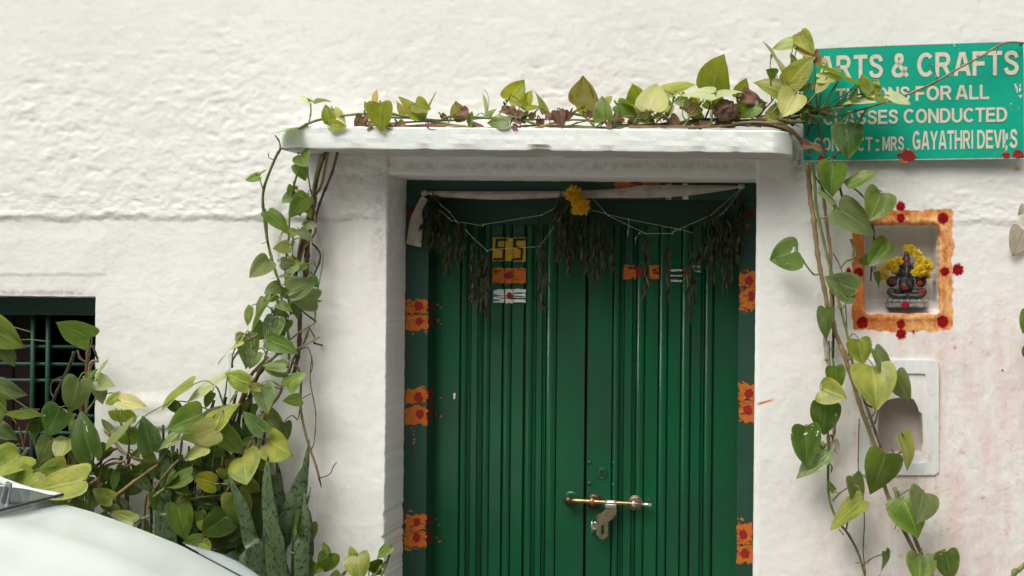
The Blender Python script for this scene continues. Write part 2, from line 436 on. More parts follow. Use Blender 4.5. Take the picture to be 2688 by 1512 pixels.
# the smoother lower coat
out_ += (1 - upper) * (.0024 * vnoise(X * 3.2, Z * 3.6, 41) + .0011 * vnoise(X * 9, Z * 8, 42) + .0008 * vnoise(X * 30, Z * 26, 43) + .0004 * vnoise(X * 75, Z * 70, 44))
out_ += .003 * vnoise(X * 1.3, Z * 1.4, 45)
flk = np.clip(vnoise(X * 11, Z * 13, 46) - .12, 0, .04) / .04          # flaking skin on the lower right
out_ += (1 - upper) * sst(2250, 2450, U) * sst(900, 1000, V_) * flk * .0006
# low band over the window
bw = (1 - sst(270, 285, U)) * (1 - sst(714, 728, V_ + 5 * vnoise(X * 12, Z * 3, 33))) * sst(590, 640, V_)
out_ += .0022 * bw
# pilaster faces beside the door: recessed lintel zone under the canopy
lz = sst(1012, 1020, U) * (1 - sst(1985, 1992, U)) * sst(380, 400, V_)
out_ -= .012 * lz
pil = np.exp(-((U - 830) / 6) ** 2) * sst(900, 960, V_)
out_ -= .0015 * pil
# bulging plaster ledge behind the creeper
bl = np.clip(1 - ((U - 372) / 105) ** 2, 0, 1) ** .6 * sst(1020, 1075, V_) * (1 - sst(1118, 1134, V_))
out_ += bl * (.010 + .004 * vnoise(X * 20, Z * 20, 91))
def rrect(u0, u1, v0, v1, r, wob=0.0, seed=0):
    """signed distance in metres, negative inside"""
    cu, cv = (u0 + u1) / 2, (v0 + v1) / 2
    q1 = np.abs(U - cu) - (u1 - u0) / 2 + r; q2 = np.abs(V_ - cv) - (v1 - v0) / 2 + r
    d = np.hypot(np.maximum(q1, 0), np.maximum(q2, 0)) + np.minimum(np.maximum(q1, q2), 0) - r
    if wob: d = d + wob * vnoise(X * 18, Z * 18, seed) + wob * .5 * vnoise(X * 50, Z * 50, seed + 1)
    return d / PXM
# switch-box outline by the left creeper
d0 = rrect(600, 740, 925, 1150, 10)
out_ += .003 * np.exp(-(d0 / .003) ** 2)
# shrine niche
dn = rrect(2268, 2467, 588, 828, 22, 2.6, 51)
wall_top = at(2400, 588).z; floor_z = at(2400, 828).z
inn = sst(0, .006, -dn)
backd = np.full_like(X, .115)
backd = np.minimum(backd, .115)
slope = np.clip((Z - floor_z) / .055, 0, 1)              # mounded floor running down to the lip
depth_n = .098 * inn * np.clip(.05 + slope ** .55, 0, 1)
depth_n *= np.clip(sst(-.002, .014, -dn), 0, 1) ** .5
out_ = out_ * (1 - inn) - depth_n + inn * .0015 * vnoise(X * 25, Z * 25, 52)
out_ += .004 * np.exp(-((dn - .008) / .01) ** 2)
# wall box: raised frame is a separate thing, this is its hole
dh = rrect(2303, 2424, 1040, 1198, 8, 5.0, 61)
inh = sst(0, .005, -dh)
out_ = out_ * (1 - inh) - inh * (.062 + .004 * vnoise(X * 20, Z * 20, 62))
# chipped arrises at the door
nz = .0022 * vnoise(X * 0, Z * 30, 70) + .0012 * vnoise(X * 0, Z * 90, 73)
chipm = np.exp(-((V_ - 1352) / 7) ** 2) * .004 + np.exp(-((V_ - 1195) / 8) ** 2) * .002 + sst(1370, 1400, V_) * np.clip(vnoise(X * 0, Z * 60, 74), 0, 1) * .006
eL = DOOR_L + nz * .6 - chipm
nx_ = .0010 * vnoise(X * 25, Z * 0, 75)
inx = np.clip((X - eL) / .0065, 0, 1) * np.clip((DOOR_R + nz * .3 - X) / .0065, 0, 1)
inz = np.clip((DOOR_T + nx_ - Z) / .0065, 0, 1)
dd = inx * inz
out_ = out_ * (1 - dd) - dd * (DOOR_D + .03)
wx = np.clip((WIN_R + .002 * vnoise(X * 0, Z * 18, 76) - X) / .0065, 0, 1) * np.clip((X - WIN_L) / .0065, 0, 1)
wz = np.clip((WIN_T + .002 * vnoise(X * 14, Z * 0, 77) - .004 * sst(250, 160, U) * 0 - Z) / .0065, 0, 1) * np.clip((Z - WIN_B) / .0065, 0, 1)
ww = wx * wz
out_ = out_ * (1 - ww) - ww * (WIN_D + .03)
nxn, nzn = X.shape
co = np.stack([X, -out_, Z], -1).reshape(-1, 3)
idx = np.arange(nxn * nzn).reshape(nxn, nzn)
a = idx[:-1, :-1]; b_ = idx[1:, :-1]; c_ = idx[1:, 1:]; d_ = idx[:-1, 1:]
full = lambda q: (q[:-1, :-1] > .999) & (q[1:, :-1] > .999) & (q[1:, 1:] > .999) & (q[:-1, 1:] > .999)
keep = ~(full(dd) | full(ww))
quads = np.stack([a, b_, c_, d_], -1)[keep]
used = np.unique(quads); remap = -np.ones(len(co), np.int64); remap[used] = np.arange(len(used))
quads = remap[quads]; co = co[used]
me = bpy.data.meshes.new('wall')
me.vertices.add(len(co)); me.vertices.foreach_set('co', co.astype(np.float32).ravel())
me.loops.add(quads.size); me.loops.foreach_set('vertex_index', quads.astype(np.int32).ravel())
me.polygons.add(len(quads)); me.polygons.foreach_set('loop_start', np.arange(0, quads.size, 4, dtype=np.int32))
me.update(calc_edges=True); me.polygons.foreach_set('use_smooth', np.ones(len(quads), bool))
# paint masks
do = rrect(2238, 2500, 550, 868, 12, 7.0, 81)
di = rrect(2270, 2466, 590, 826, 10, 2.0, 83)
orange = np.clip(.5 - do / .012, 0, 1) * np.clip(.5 + (di + .002) / .008, 0, 1)
orange *= np.where(out_ < -.02, .0, 1)
# a smear beside the right jamb, and specks
orange = np.maximum(orange, .62 * np.exp(-((V_ - (1062 - (U - 1985) * .28)) / 5) ** 2) * sst(1983, 1992, U) * (1 - sst(2020, 2045, U)))
orange = np.maximum(orange, .7 * np.exp(-(((U - 2668) / 12) ** 2 + ((V_ - 444) / 8) ** 2)))
orange = np.maximum(orange, .6 * np.exp(-(((U - 2507) / 5) ** 2 + ((V_ - 913) / 7) ** 2)))
red = np.zeros_like(X)
for (ku, kv, kr) in ((1055, 295, 33), (1056, 382, 30), (1378, 386, 40), (1392, 790, 33), (1493, 778, 40), (732, 802, 36), (765, 1180, 42), (1376, 1172, 42), (1056, 1190, 31), (1060, 1267, 36), (660, 785, 18), (1200, 372, 0), (1150, 1252, 8)):
    if kr == 0: continue
    fu, fv, fr = 2000 + ku * .345, 440 + kv * .345, kr * .345
    dr = np.hypot(U - fu, (V_ - fv) * .92) + 2.2 * vnoise(X * 120, Z * 120, int(ku))
    red = np.maximum(red, np.clip(.5 - (dr - fr) / 11, 0, 1))
pink = sst(2000, 2330, U) * sst(600, 1000, V_) * .9 + np.exp(-((U - 2500) / 120) ** 2 - ((V_ - 1180) / 260) ** 2) * .5
pink = np.maximum(pink, .8 * np.exp(-(rrect(2265, 2465, 945, 1250, 12) / .018) ** 2))
pink = np.maximum(pink, .9 * (di > -.0) * np.exp(-((V_ - 880) / 35) ** 2) * sst(2200, 2250, U) * (1 - sst(2400, 2560, U)))
floorm = (dn < 0) * sst(800, 770, V_) * 0 + (dn < -.003) * np.clip((V_ - 800) / 12, 0, 1)
pink = np.maximum(pink, floorm * 1.0)
pink = np.clip(pink + .35 * np.exp(-((U - 945) / 70) ** 2 - ((V_ - 620) / 260) ** 2), 0, 1)
cement = inh * np.clip((-out_ - .012) / .03, 0, 1) + .9 * np.exp(-(((U - 105) / 45) ** 2 + ((V_ - (769)) / 5) ** 2)) + .75 * sst(.2, .6, dd) * .35  # cement in the box hole and over the window; door reveals tinted darker
tint = np.exp(-(d0 / .02) ** 2) * .6 + .4 * np.exp(-((U - 640) / 90) ** 2 - ((V_ - 1020) / 90) ** 2)
grime_dark = np.exp(-(((U - 2093) / 16) ** 2 + ((V_ - 425) / 38) ** 2)) + .5 * np.exp(-((V_ - edge - 3) / 5) ** 2) * leftw * .6 + .6 * np.exp(-((V_ - 768) / 6) ** 2) * (1 - sst(200, 255, U))  # grime patch at slab end; darker lines below upper coat and above window
grime_dark = np.clip(grime_dark + .4 * np.exp(-((U - 1000) / 22) ** 2 - ((V_ - 560) / 160) ** 2) + .35 * lz * np.exp(-((V_ - 435) / 12) ** 2), 0, 1)  # darker beside the left jamb and along the top of the lintel
def colattr(me, name, r, g_, b__):
    ca = me.color_attributes.new(name, 'FLOAT_COLOR', 'POINT')
    A = np.stack([r, g_, b__, np.ones_like(r)], -1).reshape(-1, 4)[used].astype(np.float32)
    ca.data.foreach_set('color', A.ravel())
colattr(me, 'paint', orange, red, pink)
colattr(me, 'age', np.clip(cement, 0, 1), np.clip(tint, 0, 1), grime_dark)
M['wall'] = wall_material()
tag(link('wall', me, M['wall']), kind='structure')
del co, quads, used, remap, idx, U, V_, X, Z

# dark rooms behind the openings, ground, an added house front across the lane
M['shutter_'] = simple('old_brown_door', (.08, .04, .02), .6)
M['frame'] = simple('old_green_frame', (.02, .07, .045), .5)
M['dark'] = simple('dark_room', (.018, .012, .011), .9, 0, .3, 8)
def struct(name, V, F, m, smooth=False): return tag(mesh(name, V, F, m, None, (0, 0, 0), smooth), kind='structure')
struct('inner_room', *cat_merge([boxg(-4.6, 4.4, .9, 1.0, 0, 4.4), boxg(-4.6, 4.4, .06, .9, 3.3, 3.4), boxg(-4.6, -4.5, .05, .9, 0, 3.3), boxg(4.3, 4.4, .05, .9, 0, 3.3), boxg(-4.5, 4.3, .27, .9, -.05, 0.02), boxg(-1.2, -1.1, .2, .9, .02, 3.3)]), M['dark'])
def ground_mat():
    m, t, b = NT('lane_concrete'); g = G(t); P = g.n('ShaderNodeTexCoord').outputs['Object']
    n = g.noise(P, 1.3, 6, .6); n2 = g.noise(P, 30, 4, .7)
    col = g.mix(g.ramp(n, .3, .7), (.17, .16, .145), (.25, .24, .22)); col = g.mix(g.m('MULTIPLY', n2, .4), col, (.12, .115, .105))
    g.l(col, b.inputs['Base Color']); b.inputs['Roughness'].default_value = .9
    g.l(g.bump(n2, .6, .004), b.inputs['Normal']); return m
M['ground'] = ground_mat()
gv = []; gf = []
NX = 40
for i in range(NX + 1):
    for j in range(NX + 1):
        x = -60 + 120 * i / NX; y = -60 + 120 * j / NX
        gv.append((x, y, -.0))
for i in range(NX):
    for j in range(NX):
        o = i * (NX + 1) + j; gf.append((o, o + NX + 1, o + NX + 2, o + 1))
struct('ground', gv, gf, M['ground'])

M['opp'] = simple('added_front_plaster', (.30, .27, .24), .9, 0, .15, 2)  # unseen front added to keep low sky off the door and canopy underside
opp = thing('added_house_front', 'added unseen house front across the lane that blocks low sky', 'house', (1, -7.2, 0))
mesh('wall', *boxg(-14, 16, -9.2, -7.2, 0, OPP_H), M['opp'], opp, (0, -7.2, 0), False)
mesh('parapet', *boxg(-14.1, 16.1, -9.2, -7.05, OPP_H, OPP_H + .12), M['opp'], opp, (0, -7.2, OPP_H), False)
for x in (-11, -7.6, -4.2, 3.4, 6.8, 10.2, 13):
    for z in (1.0, 4.0):
        fr_ = mesh('window', *cat_merge([boxg(x - .6, x + .6, -7.215, -7.13, z + 1.25, z + 1.33), boxg(x - .6, x + .6, -7.215, -7.13, z - .08, z), boxg(x - .6, x - .53, -7.215, -7.14, z, z + 1.25), boxg(x + .53, x + .6, -7.215, -7.14, z, z + 1.25)]), M['frame'], opp, (x, -7.2, z), False)
        mesh('pane', *boxg(x - .53, x + .53, -7.21, -7.18, z, z + 1.25), M['dark'], fr_, (x, -7.2, z), False)
dq = mesh('door', *boxg(-.2, .9, -7.21, -7.15, 0, 2.1), M['shutter_'], opp, (.3, -7.2, 0), False)
mesh('doorstep', *boxg(-.4, 1.1, -7.2, -6.85, 0, .15), M['opp'], opp, (.3, -7.0, 0), False)
# ================================================================== CANOPY SLAB
def slab():
    po = .17
    f = lambda u, v: at(u, v, po)
    x0 = f(730, 370).x; x1 = at(2080, 380, .08).x; z1 = (f(760, 336).z + f(2000, 336).z) / 2; z0 = f(1400, 397).z
    xe = f(2028, 370).x
    # plan outline, out = distance from wall, with rounded left and chamfered right corner
    pl = [(x0, -.02)]
    for k in range(7):
        a = k / 6 * math.pi / 2; pl.append((x0 + .02 - .02 * math.cos(a), po - .02 + .02 * math.sin(a)))
    n = 120
    for k in range(1, n): pl.append((x0 + .02 + (xe - x0 - .02) * k / n, po))
    pl.append((xe, po)); 
    for k in range(1, 7): pl.append((xe + (x1 - xe) * k / 7, po - .06 * (k / 7) ** 1.6))
    for k in range(0, 8): pl.append((x1, po - .06 - (po - .04) * k / 8))
    rows = [0, .006, .012, .024, .036, .048, .058, .064, .070]      # profile fractions from the top
    H = z1 - z0; V = []; F = []
    sl0, sl1 = 0.0, 0.0
    prof = [(0.0, -.005), (.03, -.001), (.07, 0), (.3, 0), (.5, .0006), (.7, .0003), (.88, 0), (.955, -.0008), (1.0, -.0065)]
    rnd_ = random.Random(3)
    chips = [(-.235, .02, .004), (.12, .025, .009), (.15, .012, .005), (-.62, .02, .004), (.62, .03, .004), (.74, .02, .004), (.34, .02, .003), (-.45, .03, .003), (-.1, .04, .003)]
    import mathutils
    for i, (x, o) in enumerate(pl):
        for j, (fz, ins) in enumerate(prof):
            z = z1 - H * fz
            nn = mathutils.noise.noise(Vector((x * 9, fz * 2, 1))) * .0018 + mathutils.noise.noise(Vector((x * 40, fz * 5, 7))) * .0012
            oo = o + ins + nn if o > .03 else o
            low = fz > .8
            if low and o > .1:
                for cx_, cw, cd in chips:
                    q = math.exp(-((x - cx_) / cw) ** 2) * cd
                    z += q * (fz - .7) * 3; oo -= q * .9
                z += .0009 * mathutils.noise.noise(Vector((x * 30, 4, 1)))
            if fz == 0 and o > .1: z += .0018 * mathutils.noise.noise(Vector((x * 24, 2, 1)))
            tx = (x - (x0 + .3)) * 0
            V.append((x, -oo, z))
    m_ = len(prof)
    for i in range(len(pl) - 1):
        for j in range(m_ - 1):
            F.append((i * m_ + j, i * m_ + j + 1, (i + 1) * m_ + j + 1, (i + 1) * m_ + j))
    # top and underside: fans built as strips to the wall line
    for top in (0, m_ - 1):
        base = len(V); np_ = len(pl)
        for i, (x, o) in enumerate(pl): V.append(V[i * m_ + top])
        for i, (x, o) in enumerate(pl): V.append((x, .01, V[i * m_ + top][2]))
        for i in range(len(pl) - 1):
            q = (base + i, base + i + 1, base + np_ + i + 1, base + np_ + i)
            F.append(q if top == 0 else q[::-1])
    return V, F, z0, z1
M['slab'] = simple('slab_limewash', (.70, .755, .725), .9, 0, .05, 12, .0016, 90, spec=.15)
def slab_mat():
    m, t, b = NT('canopy_limewash'); g = G(t); P = g.n('ShaderNodeTexCoord').outputs['Object']
    col = g.mix(g.ramp(g.noise(P, 5, 5, .65), .35, .7), (.79, .84, .805), (.85, .86, .83))
    col = g.mix(g.m('MULTIPLY', g.ramp(g.noise(g.mp(P, (4, 4, 30)), 3, 5, .7), .58, .70), .35), col, (.50, .50, .46))
    col = g.mix(g.m('MULTIPLY', g.ramp(g.noise(P, 55, 5, .75), .64, .72), .4), col, (.42, .38, .32))
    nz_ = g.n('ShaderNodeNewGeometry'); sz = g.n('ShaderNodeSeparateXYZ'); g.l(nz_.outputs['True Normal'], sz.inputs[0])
    soffit_shade = g.ramp(sz.outputs[2], -.5, -.8)  # down-facing faces get a darker brown: soffit shade put into the colour
    col = g.mix(soffit_shade, col, g.mix(g.ramp(g.noise(g.mp(P, (3, 10, 1)), 4, 5, .7), .35, .65), (.50, .455, .42), (.62, .59, .55)))
    g.l(col, b.inputs['Base Color']); b.inputs['Roughness'].default_value = .92; b.inputs['Specular IOR Level'].default_value = .12
    h = g.m('ADD', g.noise(P, 110, 5, .7), g.m('MULTIPLY', g.noise(P, 25, 4), .9))
    g.l(g.bump(h, .6, .002), b.inputs['Normal']); return m
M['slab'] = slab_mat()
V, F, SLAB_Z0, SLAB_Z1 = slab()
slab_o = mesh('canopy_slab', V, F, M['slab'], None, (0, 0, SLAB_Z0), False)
slab_o.rotation_euler.y = R(.0)
tag(slab_o, 'white plaster canopy slab with chipped lower edge over the green door', 'canopy')

# ================================================================== DOOR
def green_paint(name, base, worn, rough=.3, coat=.0, spread=(.35, .65)):
    m, t, b = NT(name); g = G(t); P = g.n('ShaderNodeTexCoord').outputs['Object']
    geo = g.n('ShaderNodeNewGeometry'); W = geo.outputs['Position']
    st = g.noise(g.mp(W, (30, 30, 1.2)), 1.0, 5, .65)
    bl = g.noise(g.mp(W, (1, 1, .8)), 3.2, 5, .6)
    col = g.mix(g.ramp(bl, *spread), base, worn)
    col = g.mix(g.m('MULTIPLY', g.ramp(st, .5, .72), .35), col, tuple(x * .55 for x in base))
    sc_ = g.ramp(g.noise(g.mp(W, (70, 70, 9)), 1.0, 3, .6), .74, .78)
    col = g.mix(g.m('MULTIPLY', sc_, .14), col, (.22, .30, .2))
    sp = g.ramp(g.noise(W, 160, 2), .76, .80)
    col = g.mix(g.m('MULTIPLY', sp, .35), col, (.35, .38, .28))
    g.l(col, b.inputs['Base Color'])
    g.l(g.m('ADD', rough, g.m('MULTIPLY', g.ramp(bl, .35, .7), .22)), b.inputs['Roughness'])
    b.inputs['Specular IOR Level'].default_value = .4
    b.inputs['Coat Weight'].default_value = coat; b.inputs['Coat Roughness'].default_value = .22
    h = g.m('ADD', g.m('MULTIPLY', st, 1.0), g.m('MULTIPLY', g.noise(W, 65, 4, .6), .8))
    g.l(g.bump(h, .5, .0010), b.inputs['Normal']); return m
M['door'] = green_paint('door_green_gloss', (.0012, .092, .034), (.006, .060, .026), .27, .3)
M['doord'] = green_paint('door_green_worn', (.006, .056, .026), (.012, .044, .020), .40, .1)
M['frame'] = green_paint('frame_green', (.010, .052, .032), (.017, .064, .042), .42, .1)
FO = -DOOR_D           # out of the frame face
LO = -.232             # out of the board faces
DZ0, DZT = .03, at(1400, 591, LO).z
door = thing('double_door', 'closed dark green wooden double door of grooved boards under the white canopy', 'door', ((at(1525, 900, LO).x), -LO, 0))
fl = at(1008, 990, FO).x - .02; fr = at(1990, 990, FO).x + .02
fi = at(1122, 990, FO).x; fj = at(1937, 990, FO).x; fz = at(1400, 521, FO).z
mesh('door_frame', *cat_merge([boxg(fl, fi, -FO, .26, DZ0 - .03, fz - .0005, .003), boxg(fj, fr, -FO, .26, DZ0 - .03, fz - .0005, .003)]), M['frame'], door, (fl, -FO, 0), False)
mesh('door_head', *boxg(fl, fr, -FO + .002, .26, fz, DOOR_T + .05, .003), M['frame'], door, (fl, -FO, fz), False)
mesh('backing_board', *boxg(fi - .01, fj + .01, -LO + .022, -LO + .03, DZ0, fz + .02), M['dark'], door, (fi, -LO + .02, 0), False)
LV = 1040
def lx(u): return at(u, LV, LO).x
def strip_profile(kind, x0, x1, y, proud, z0, z1):
    """vertical moulding; profile points (x, y) left to right, y grows into the wall"""
    w_ = x1 - x0; b = min(.0016, w_ * .15); dp = .020
    if kind == 'plank': pts = [(x0, y + dp), (x0, y + b), (x0 + b, y), (x1 - b, y), (x1, y + b), (x1, y + dp)]
    elif kind == 'bead':
        pts = [(x0, y + dp)]
        for k in range(9):
            a = math.pi * k / 8; pts.append((x0 + w_ / 2 - w_ / 2 * math.cos(a), y + .004 - (proud + .004) * math.sin(a)))
        pts.append((x1, y + dp))
    else:   # reed: fine flutes
        pts = [(x0, y + dp)]
        n = max(2, int(w_ / .004)); st = w_ / n
        for k in range(n):
            for q in (0.05, .3, .7, .95): pts.append((x0 + (k + q) * st, y + (.004 if q in (.05, .95) else .0005)))
        pts.append((x1, y + dp))
    n = len(pts); V = [(x, yy, z0) for x, yy in pts] + [(x, yy, z1) for x, yy in pts]
    F = [(i, i + 1, i + 1 + n, i + n) for i in range(n - 1)] + [tuple(range(n))[::-1], tuple(range(n, 2 * n))]
    return V, F
LEFT = [('plank', 1126, 1205.5), ('bead', 1208, 1225), ('reed', 1225.5, 1235), ('plank', 1236, 1252), ('reed', 1253, 1265.5), ('bead', 1266.5, 1285), ('plank', 1286, 1316.5),
        ('bead', 1320, 1340), ('plank', 1342, 1373), ('bead', 1378, 1397), ('reed', 1397.5, 1406), ('plank', 1407, 1422), ('reed', 1423.5, 1432), ('bead', 1433, 1459), ('plank', 1461, 1534.5)]
RIGHT = [('plank', 1541.5, 1606), ('bead', 1608.5, 1625.5), ('reed', 1626, 1637), ('plank', 1638, 1658), ('reed', 1659, 1668.5), ('bead', 1669.5, 1691), ('plank', 1692.5, 1726),
         ('bead', 1728.5, 1750.5), ('plank', 1752.5, 1785), ('bead', 1787.5, 1811), ('plank', 1813.5, 1838), ('reed', 1839, 1847), ('bead', 1848.5, 1870), ('plank', 1873.5, 1945)]
def door_leaf(rows, label):
    u0, u1 = rows[0][1], rows[-1][2]
    z1 = fz + .004
    root = mesh('door_leaf', *boxg(lx(u0) + .001, lx(u1) - .001, -LO + .012, -LO + .021, DZ0 + .002, z1), M['doord'], door, (lx(u0), -LO, DZ0), False)
    tag(root, label)
    mesh('top_rail', *boxg(lx(u0), lx(u1), -LO + .001, -LO + .0118, DZT + .001, z1, .0015), M['doord'], root, (lx(u0), -LO, DZT), False)
    for k, (kind, a, b) in enumerate(rows):
        V, F = strip_profile(kind, lx(a), lx(b), -LO - (.0015 if kind == 'plank' else 0), .0065, DZ0, DZT)
        mesh({'plank': 'plank', 'bead': 'moulding', 'reed': 'moulding'}[kind], V, F, M['door'], root, (lx(a), -LO, DZ0), False)
    return root
leafL = door_leaf(LEFT, 'left leaf of the green double door, with the yellow number patch')
leafR = door_leaf(RIGHT, 'right leaf of the green double door, with keyhole and latch')

def blob(px, rad, fz_=1.0, seg=18, jag=.18, seed=0, off=.0012):
    """flat patch of paint in the x-z plane"""
    r = random.Random(seed); V = [(px.x, px.y - off, px.z)]
    for i in range(seg):
        a = 2 * math.pi * i / seg; rr = rad * (1 + r.uniform(-jag, jag))
        V.append((px.x + rr * math.cos(a), px.y - off, px.z + rr * fz_ * math.sin(a)))
    return V, [(0, 1 + i, 1 + (i + 1) % seg) for i in range(seg)]
def paint_mat(name, ca, cb, thr=.42, stretch=(40, 40, 120), rough=.8):
    m, t, b = NT(name); g = G(t); W = g.n('ShaderNodeNewGeometry').outputs['Position']
    n = g.noise(g.mp(W, stretch), 1.0, 4, .65); n2 = g.noise(W, 70, 4, .7)
    g.l(g.mix(g.ramp(n2, .35, .65), ca, cb), b.inputs['Base Color']); b.inputs['Roughness'].default_value = rough
    if thr: g.l(g.ramp(n, thr, thr + .05), b.inputs['Alpha'])
    return m
M['orange'] = paint_mat('turmeric_orange', (.44, .095, .006), (.54, .15, .010), .38, (38, 38, 95))
M['orange2'] = paint_mat('turmeric_orange_thin', (.40, .12, .01), (.50, .17, .02), .50)
M['vermilion'] = paint_mat('vermilion', (.22, .004, .006), (.33, .008, .010), 0)
M['darkred'] = paint_mat('vermilion_dark', (.16, .008, .004), (.22, .014, .006), .42)
M['yellow'] = paint_mat('number_yellow', (.50, .30, .012), (.58, .36, .02), .24)
M['black'] = paint_mat('number_black', (.012, .010, .010), (.02, .018, .015), 0)
M['white'] = paint_mat('vibhuti_white', (.62, .64, .60), (.74, .75, .72), .43, (15, 15, 190))
M['cream'] = paint_mat('letter_cream', (.66, .60, .48), (.72, .66, .55), 0)
def dab_rect(sh, a0, a1, b0, b1, o, mat, parent, seed, jag=.05, name='painted_mark'):
    """irregular painted rectangle"""
    r = random.Random(seed); pts = []
    n = 7
    def j(): return r.uniform(-jag, jag)
    W_, H_ = a1 - a0, b1 - b0
    for i in range(n): pts.append((a0 + W_ * i / n, b0 + j() * H_))
    for i in range(n): pts.append((a1 + j() * W_ * .6, b0 + H_ * i / n))
    for i in range(n): pts.append((a1 - W_ * i / n, b1 + j() * H_))
    for i in range(n): pts.append((a0 + j() * W_ * .6, b1 - H_ * i / n))
    P = [sh((a0 + a1) / 2, (b0 + b1) / 2, o)] + [sh(p, q, o) for p, q in pts]
    return mesh(name, P, [(0, 1 + (i + 1) % (4 * n), 1 + i) for i in range(4 * n)], mat, parent, P[0], False)
def dot(sh, a, b, rpx, o, parent, seed, mat=None, fz_=1.0, name='painted_mark'):
    p = sh(a, b, o); V, F = blob(p, rpx * CROPK.get(sh, 1) / PXM, fz_, seed=seed, off=0)
    return mesh(name, V, F, mat or M['vermilion'], parent, p, False)
FP = FO + .0012; FP2 = FO + .0024
sd = 100
# pairs of dabs on the left and right posts
for (u0, u1, pairs) in ((1066, 1122, (((787, 822), (1101, 803)), ((826, 866), (1099, 844)))),
                        (1064, 1121, (((1020, 1062), (1101, 1044)), ((1066, 1114), (1100, 1087)))),
                        (1062, 1118, (((1350, 1391), (1094, 1371)), ((1396, 1438), (1094, 1411)))),
                        (1942, 1985, (((716, 752), (1965, 737)), ((757, 812), (1973, 777)))),
                        (1939, 1982, (((1008, 1050), (1965, 1033)), ((1054, 1108), (1964, 1077)))),
                        (1935, 1975, (((1375, 1427), (1952, 1404)), ((1431, 1477), (1956, 1453))))):
    for (v0, v1), (du, dv) in pairs:
        sd += 1
        dab_rect(at, u0, u1, v0, v1, FP, M['orange'], door, sd, .15)
        rs = random.Random(sd * 7); dot(at, du + rs.uniform(-3, 3), dv, rs.uniform(9.5, 13), FP2, door, sd + 50, None, rs.uniform(.9, 1.35))
        dab_rect(at, u0 - 1 + rs.uniform(0, 6), u1 + 1 - rs.uniform(0, 4), v0 - rs.uniform(2, 7), v1 + rs.uniform(1, 6), FP - .0005, M['orange2'], door, sd + 90, .2)
        if rs.random() < .45: xq = rs.uniform(u0 + 8, u1 - 12); dab_rect(at, xq, xq + 5, v1 - 4, v1 + rs.uniform(12, 34), FP - .0003, M['orange2'], door, sd + 120, .12)
        if u0 < 1500:   # the same dab carried round onto the inner side of the post
            x = fi + .0012; za, zb = at(1120, v0 + 2, FO).z, at(1120, v1 - 2, FO).z
            Vq = [(x, -FO + .003, za), (x, -FO + .055, za - .004), (x, -FO + .060, zb + .004), (x, -FO + .003, zb)]
            mesh('painted_mark', Vq, [(0, 1, 2, 3)], M['darkred'], door, Vq[0], False)
            for q in range(2): dot(at, u1 + 27 + q * 9, (v0 + v1) / 2 + (q - .5) * 9, 4, LO + .004, door, sd + 70 + q, M['orange2'])
dab_rect(at, 1084, 1091, 1116, 1165, FP, M['orange2'], door, 5, .1)
dot(D3, 142, 398, 42, FP, door, 31, M['darkred'], 1.2); dot(D4, 1835, 418, 50, FP, door, 32, M['darkred'], .9)
dab_rect(D4, 1785, 1858, 512, 556, FP, M['orange2'], door, 8)
dab_rect(D4, 600, 1010, 105, 200, FP, M['orange'], door, 9, .04); dot(D4, 790, 150, 60, FP2, door, 33, M['darkred'], .7)
for a in (1085, 1238): dab_rect(D4, a - 26, a + 26, 100, 290, FP, M['white'], door, int(a), .03)
dot(D4, 1158, 135, 20, FP2, door, 34, None, 1.2)
# door number: black figures on a yellow square, broken by the grooves
PL = LO + .0015 + .0012; PL2 = PL + .0008
for (a0, a1, b0, b1) in ((873, 978, 632, 848), (986, 1056, 634, 846), (1062, 1172, 632, 852)):
    dab_rect(D3, a0, a1, b0, b1, PL + .005, M['yellow'], leafL, int(a0), .012, 'number_patch')
def stroke(pts, wpx, name='number_figure'):
    Vs, Fs = [], []
    for (p, q) in zip(pts[:-1], pts[1:]):
        d = Vector((q[0] - p[0], q[1] - p[1])); d.normalize(); n_ = Vector((-d.y, d.x)) * wpx / 2; e = d * wpx * .5
        cs = [(p[0] - e.x + n_.x, p[1] - e.y + n_.y), (q[0] + e.x + n_.x, q[1] + e.y + n_.y), (q[0] + e.x - n_.x, q[1] + e.y - n_.y), (p[0] - e.x - n_.x, p[1] - e.y - n_.y)]
        o = len(Vs); Vs += [D3(x, y, PL2 + .006 + .0002 * len(Fs)) for x, y in cs]; Fs.append((o, o + 3, o + 2, o + 1))
    return mesh(name, Vs, Fs, M['black'], leafL, Vs[0], False)
stroke([(995, 652), (912, 655), (905, 728), (978, 730), (970, 828), (890, 830)], 22)
stroke([(1155, 650), (1075, 652), (1075, 712), (1140, 740), (1132, 826), (1055, 832)], 22)
for (a0, a1) in ((873, 980), (986, 1056), (1062, 1174)): dab_rect(D3, a0, a1, 908, 1048, PL + .005, M['orange'], leafL, int(a0) + 3, .05)
dot(D3, 1022, 975, 36, PL2 + .006, leafL, 41)
for (a0, a1) in ((880, 978), (988, 1056), (1062, 1172)): dab_rect(D3, a0, a1, 1098, 1224, PL + .005, M['white'], leafL, int(a0) + 4, .05)
dot(D3, 1026, 1160, 32, PL2 + .006, leafL, 42)
for (a0, a1) in ((677, 790), (912, 1000)): dab_rect(D4, a0, a1, 880, 1008, PL + .005, M['orange'], leafR, int(a0) + 5, .05)
dot(D4, 818, 940, 38, PL2 + .006, leafR, 43, None, 1.3)
for k, (y0) in enumerate((920, 965, 1015)): dab_rect(D4, 1100, 1210, y0, y0 + 20, PL + .005, M['white'], leafR, 60 + k, .2)
for k, (y0) in enumerate((885, 925)): dab_rect(D4, 1290, 1380, y0, y0 + 22, PL + .005, M['white'], leafR, 70 + k, .2)
dot(D4, 1248, 945, 33, PL2 + .006, leafR, 44)
dab_rect(D4, 1038, 1050, 1342, 1392, PL + .002, M['white'], leafR, 80, .1)
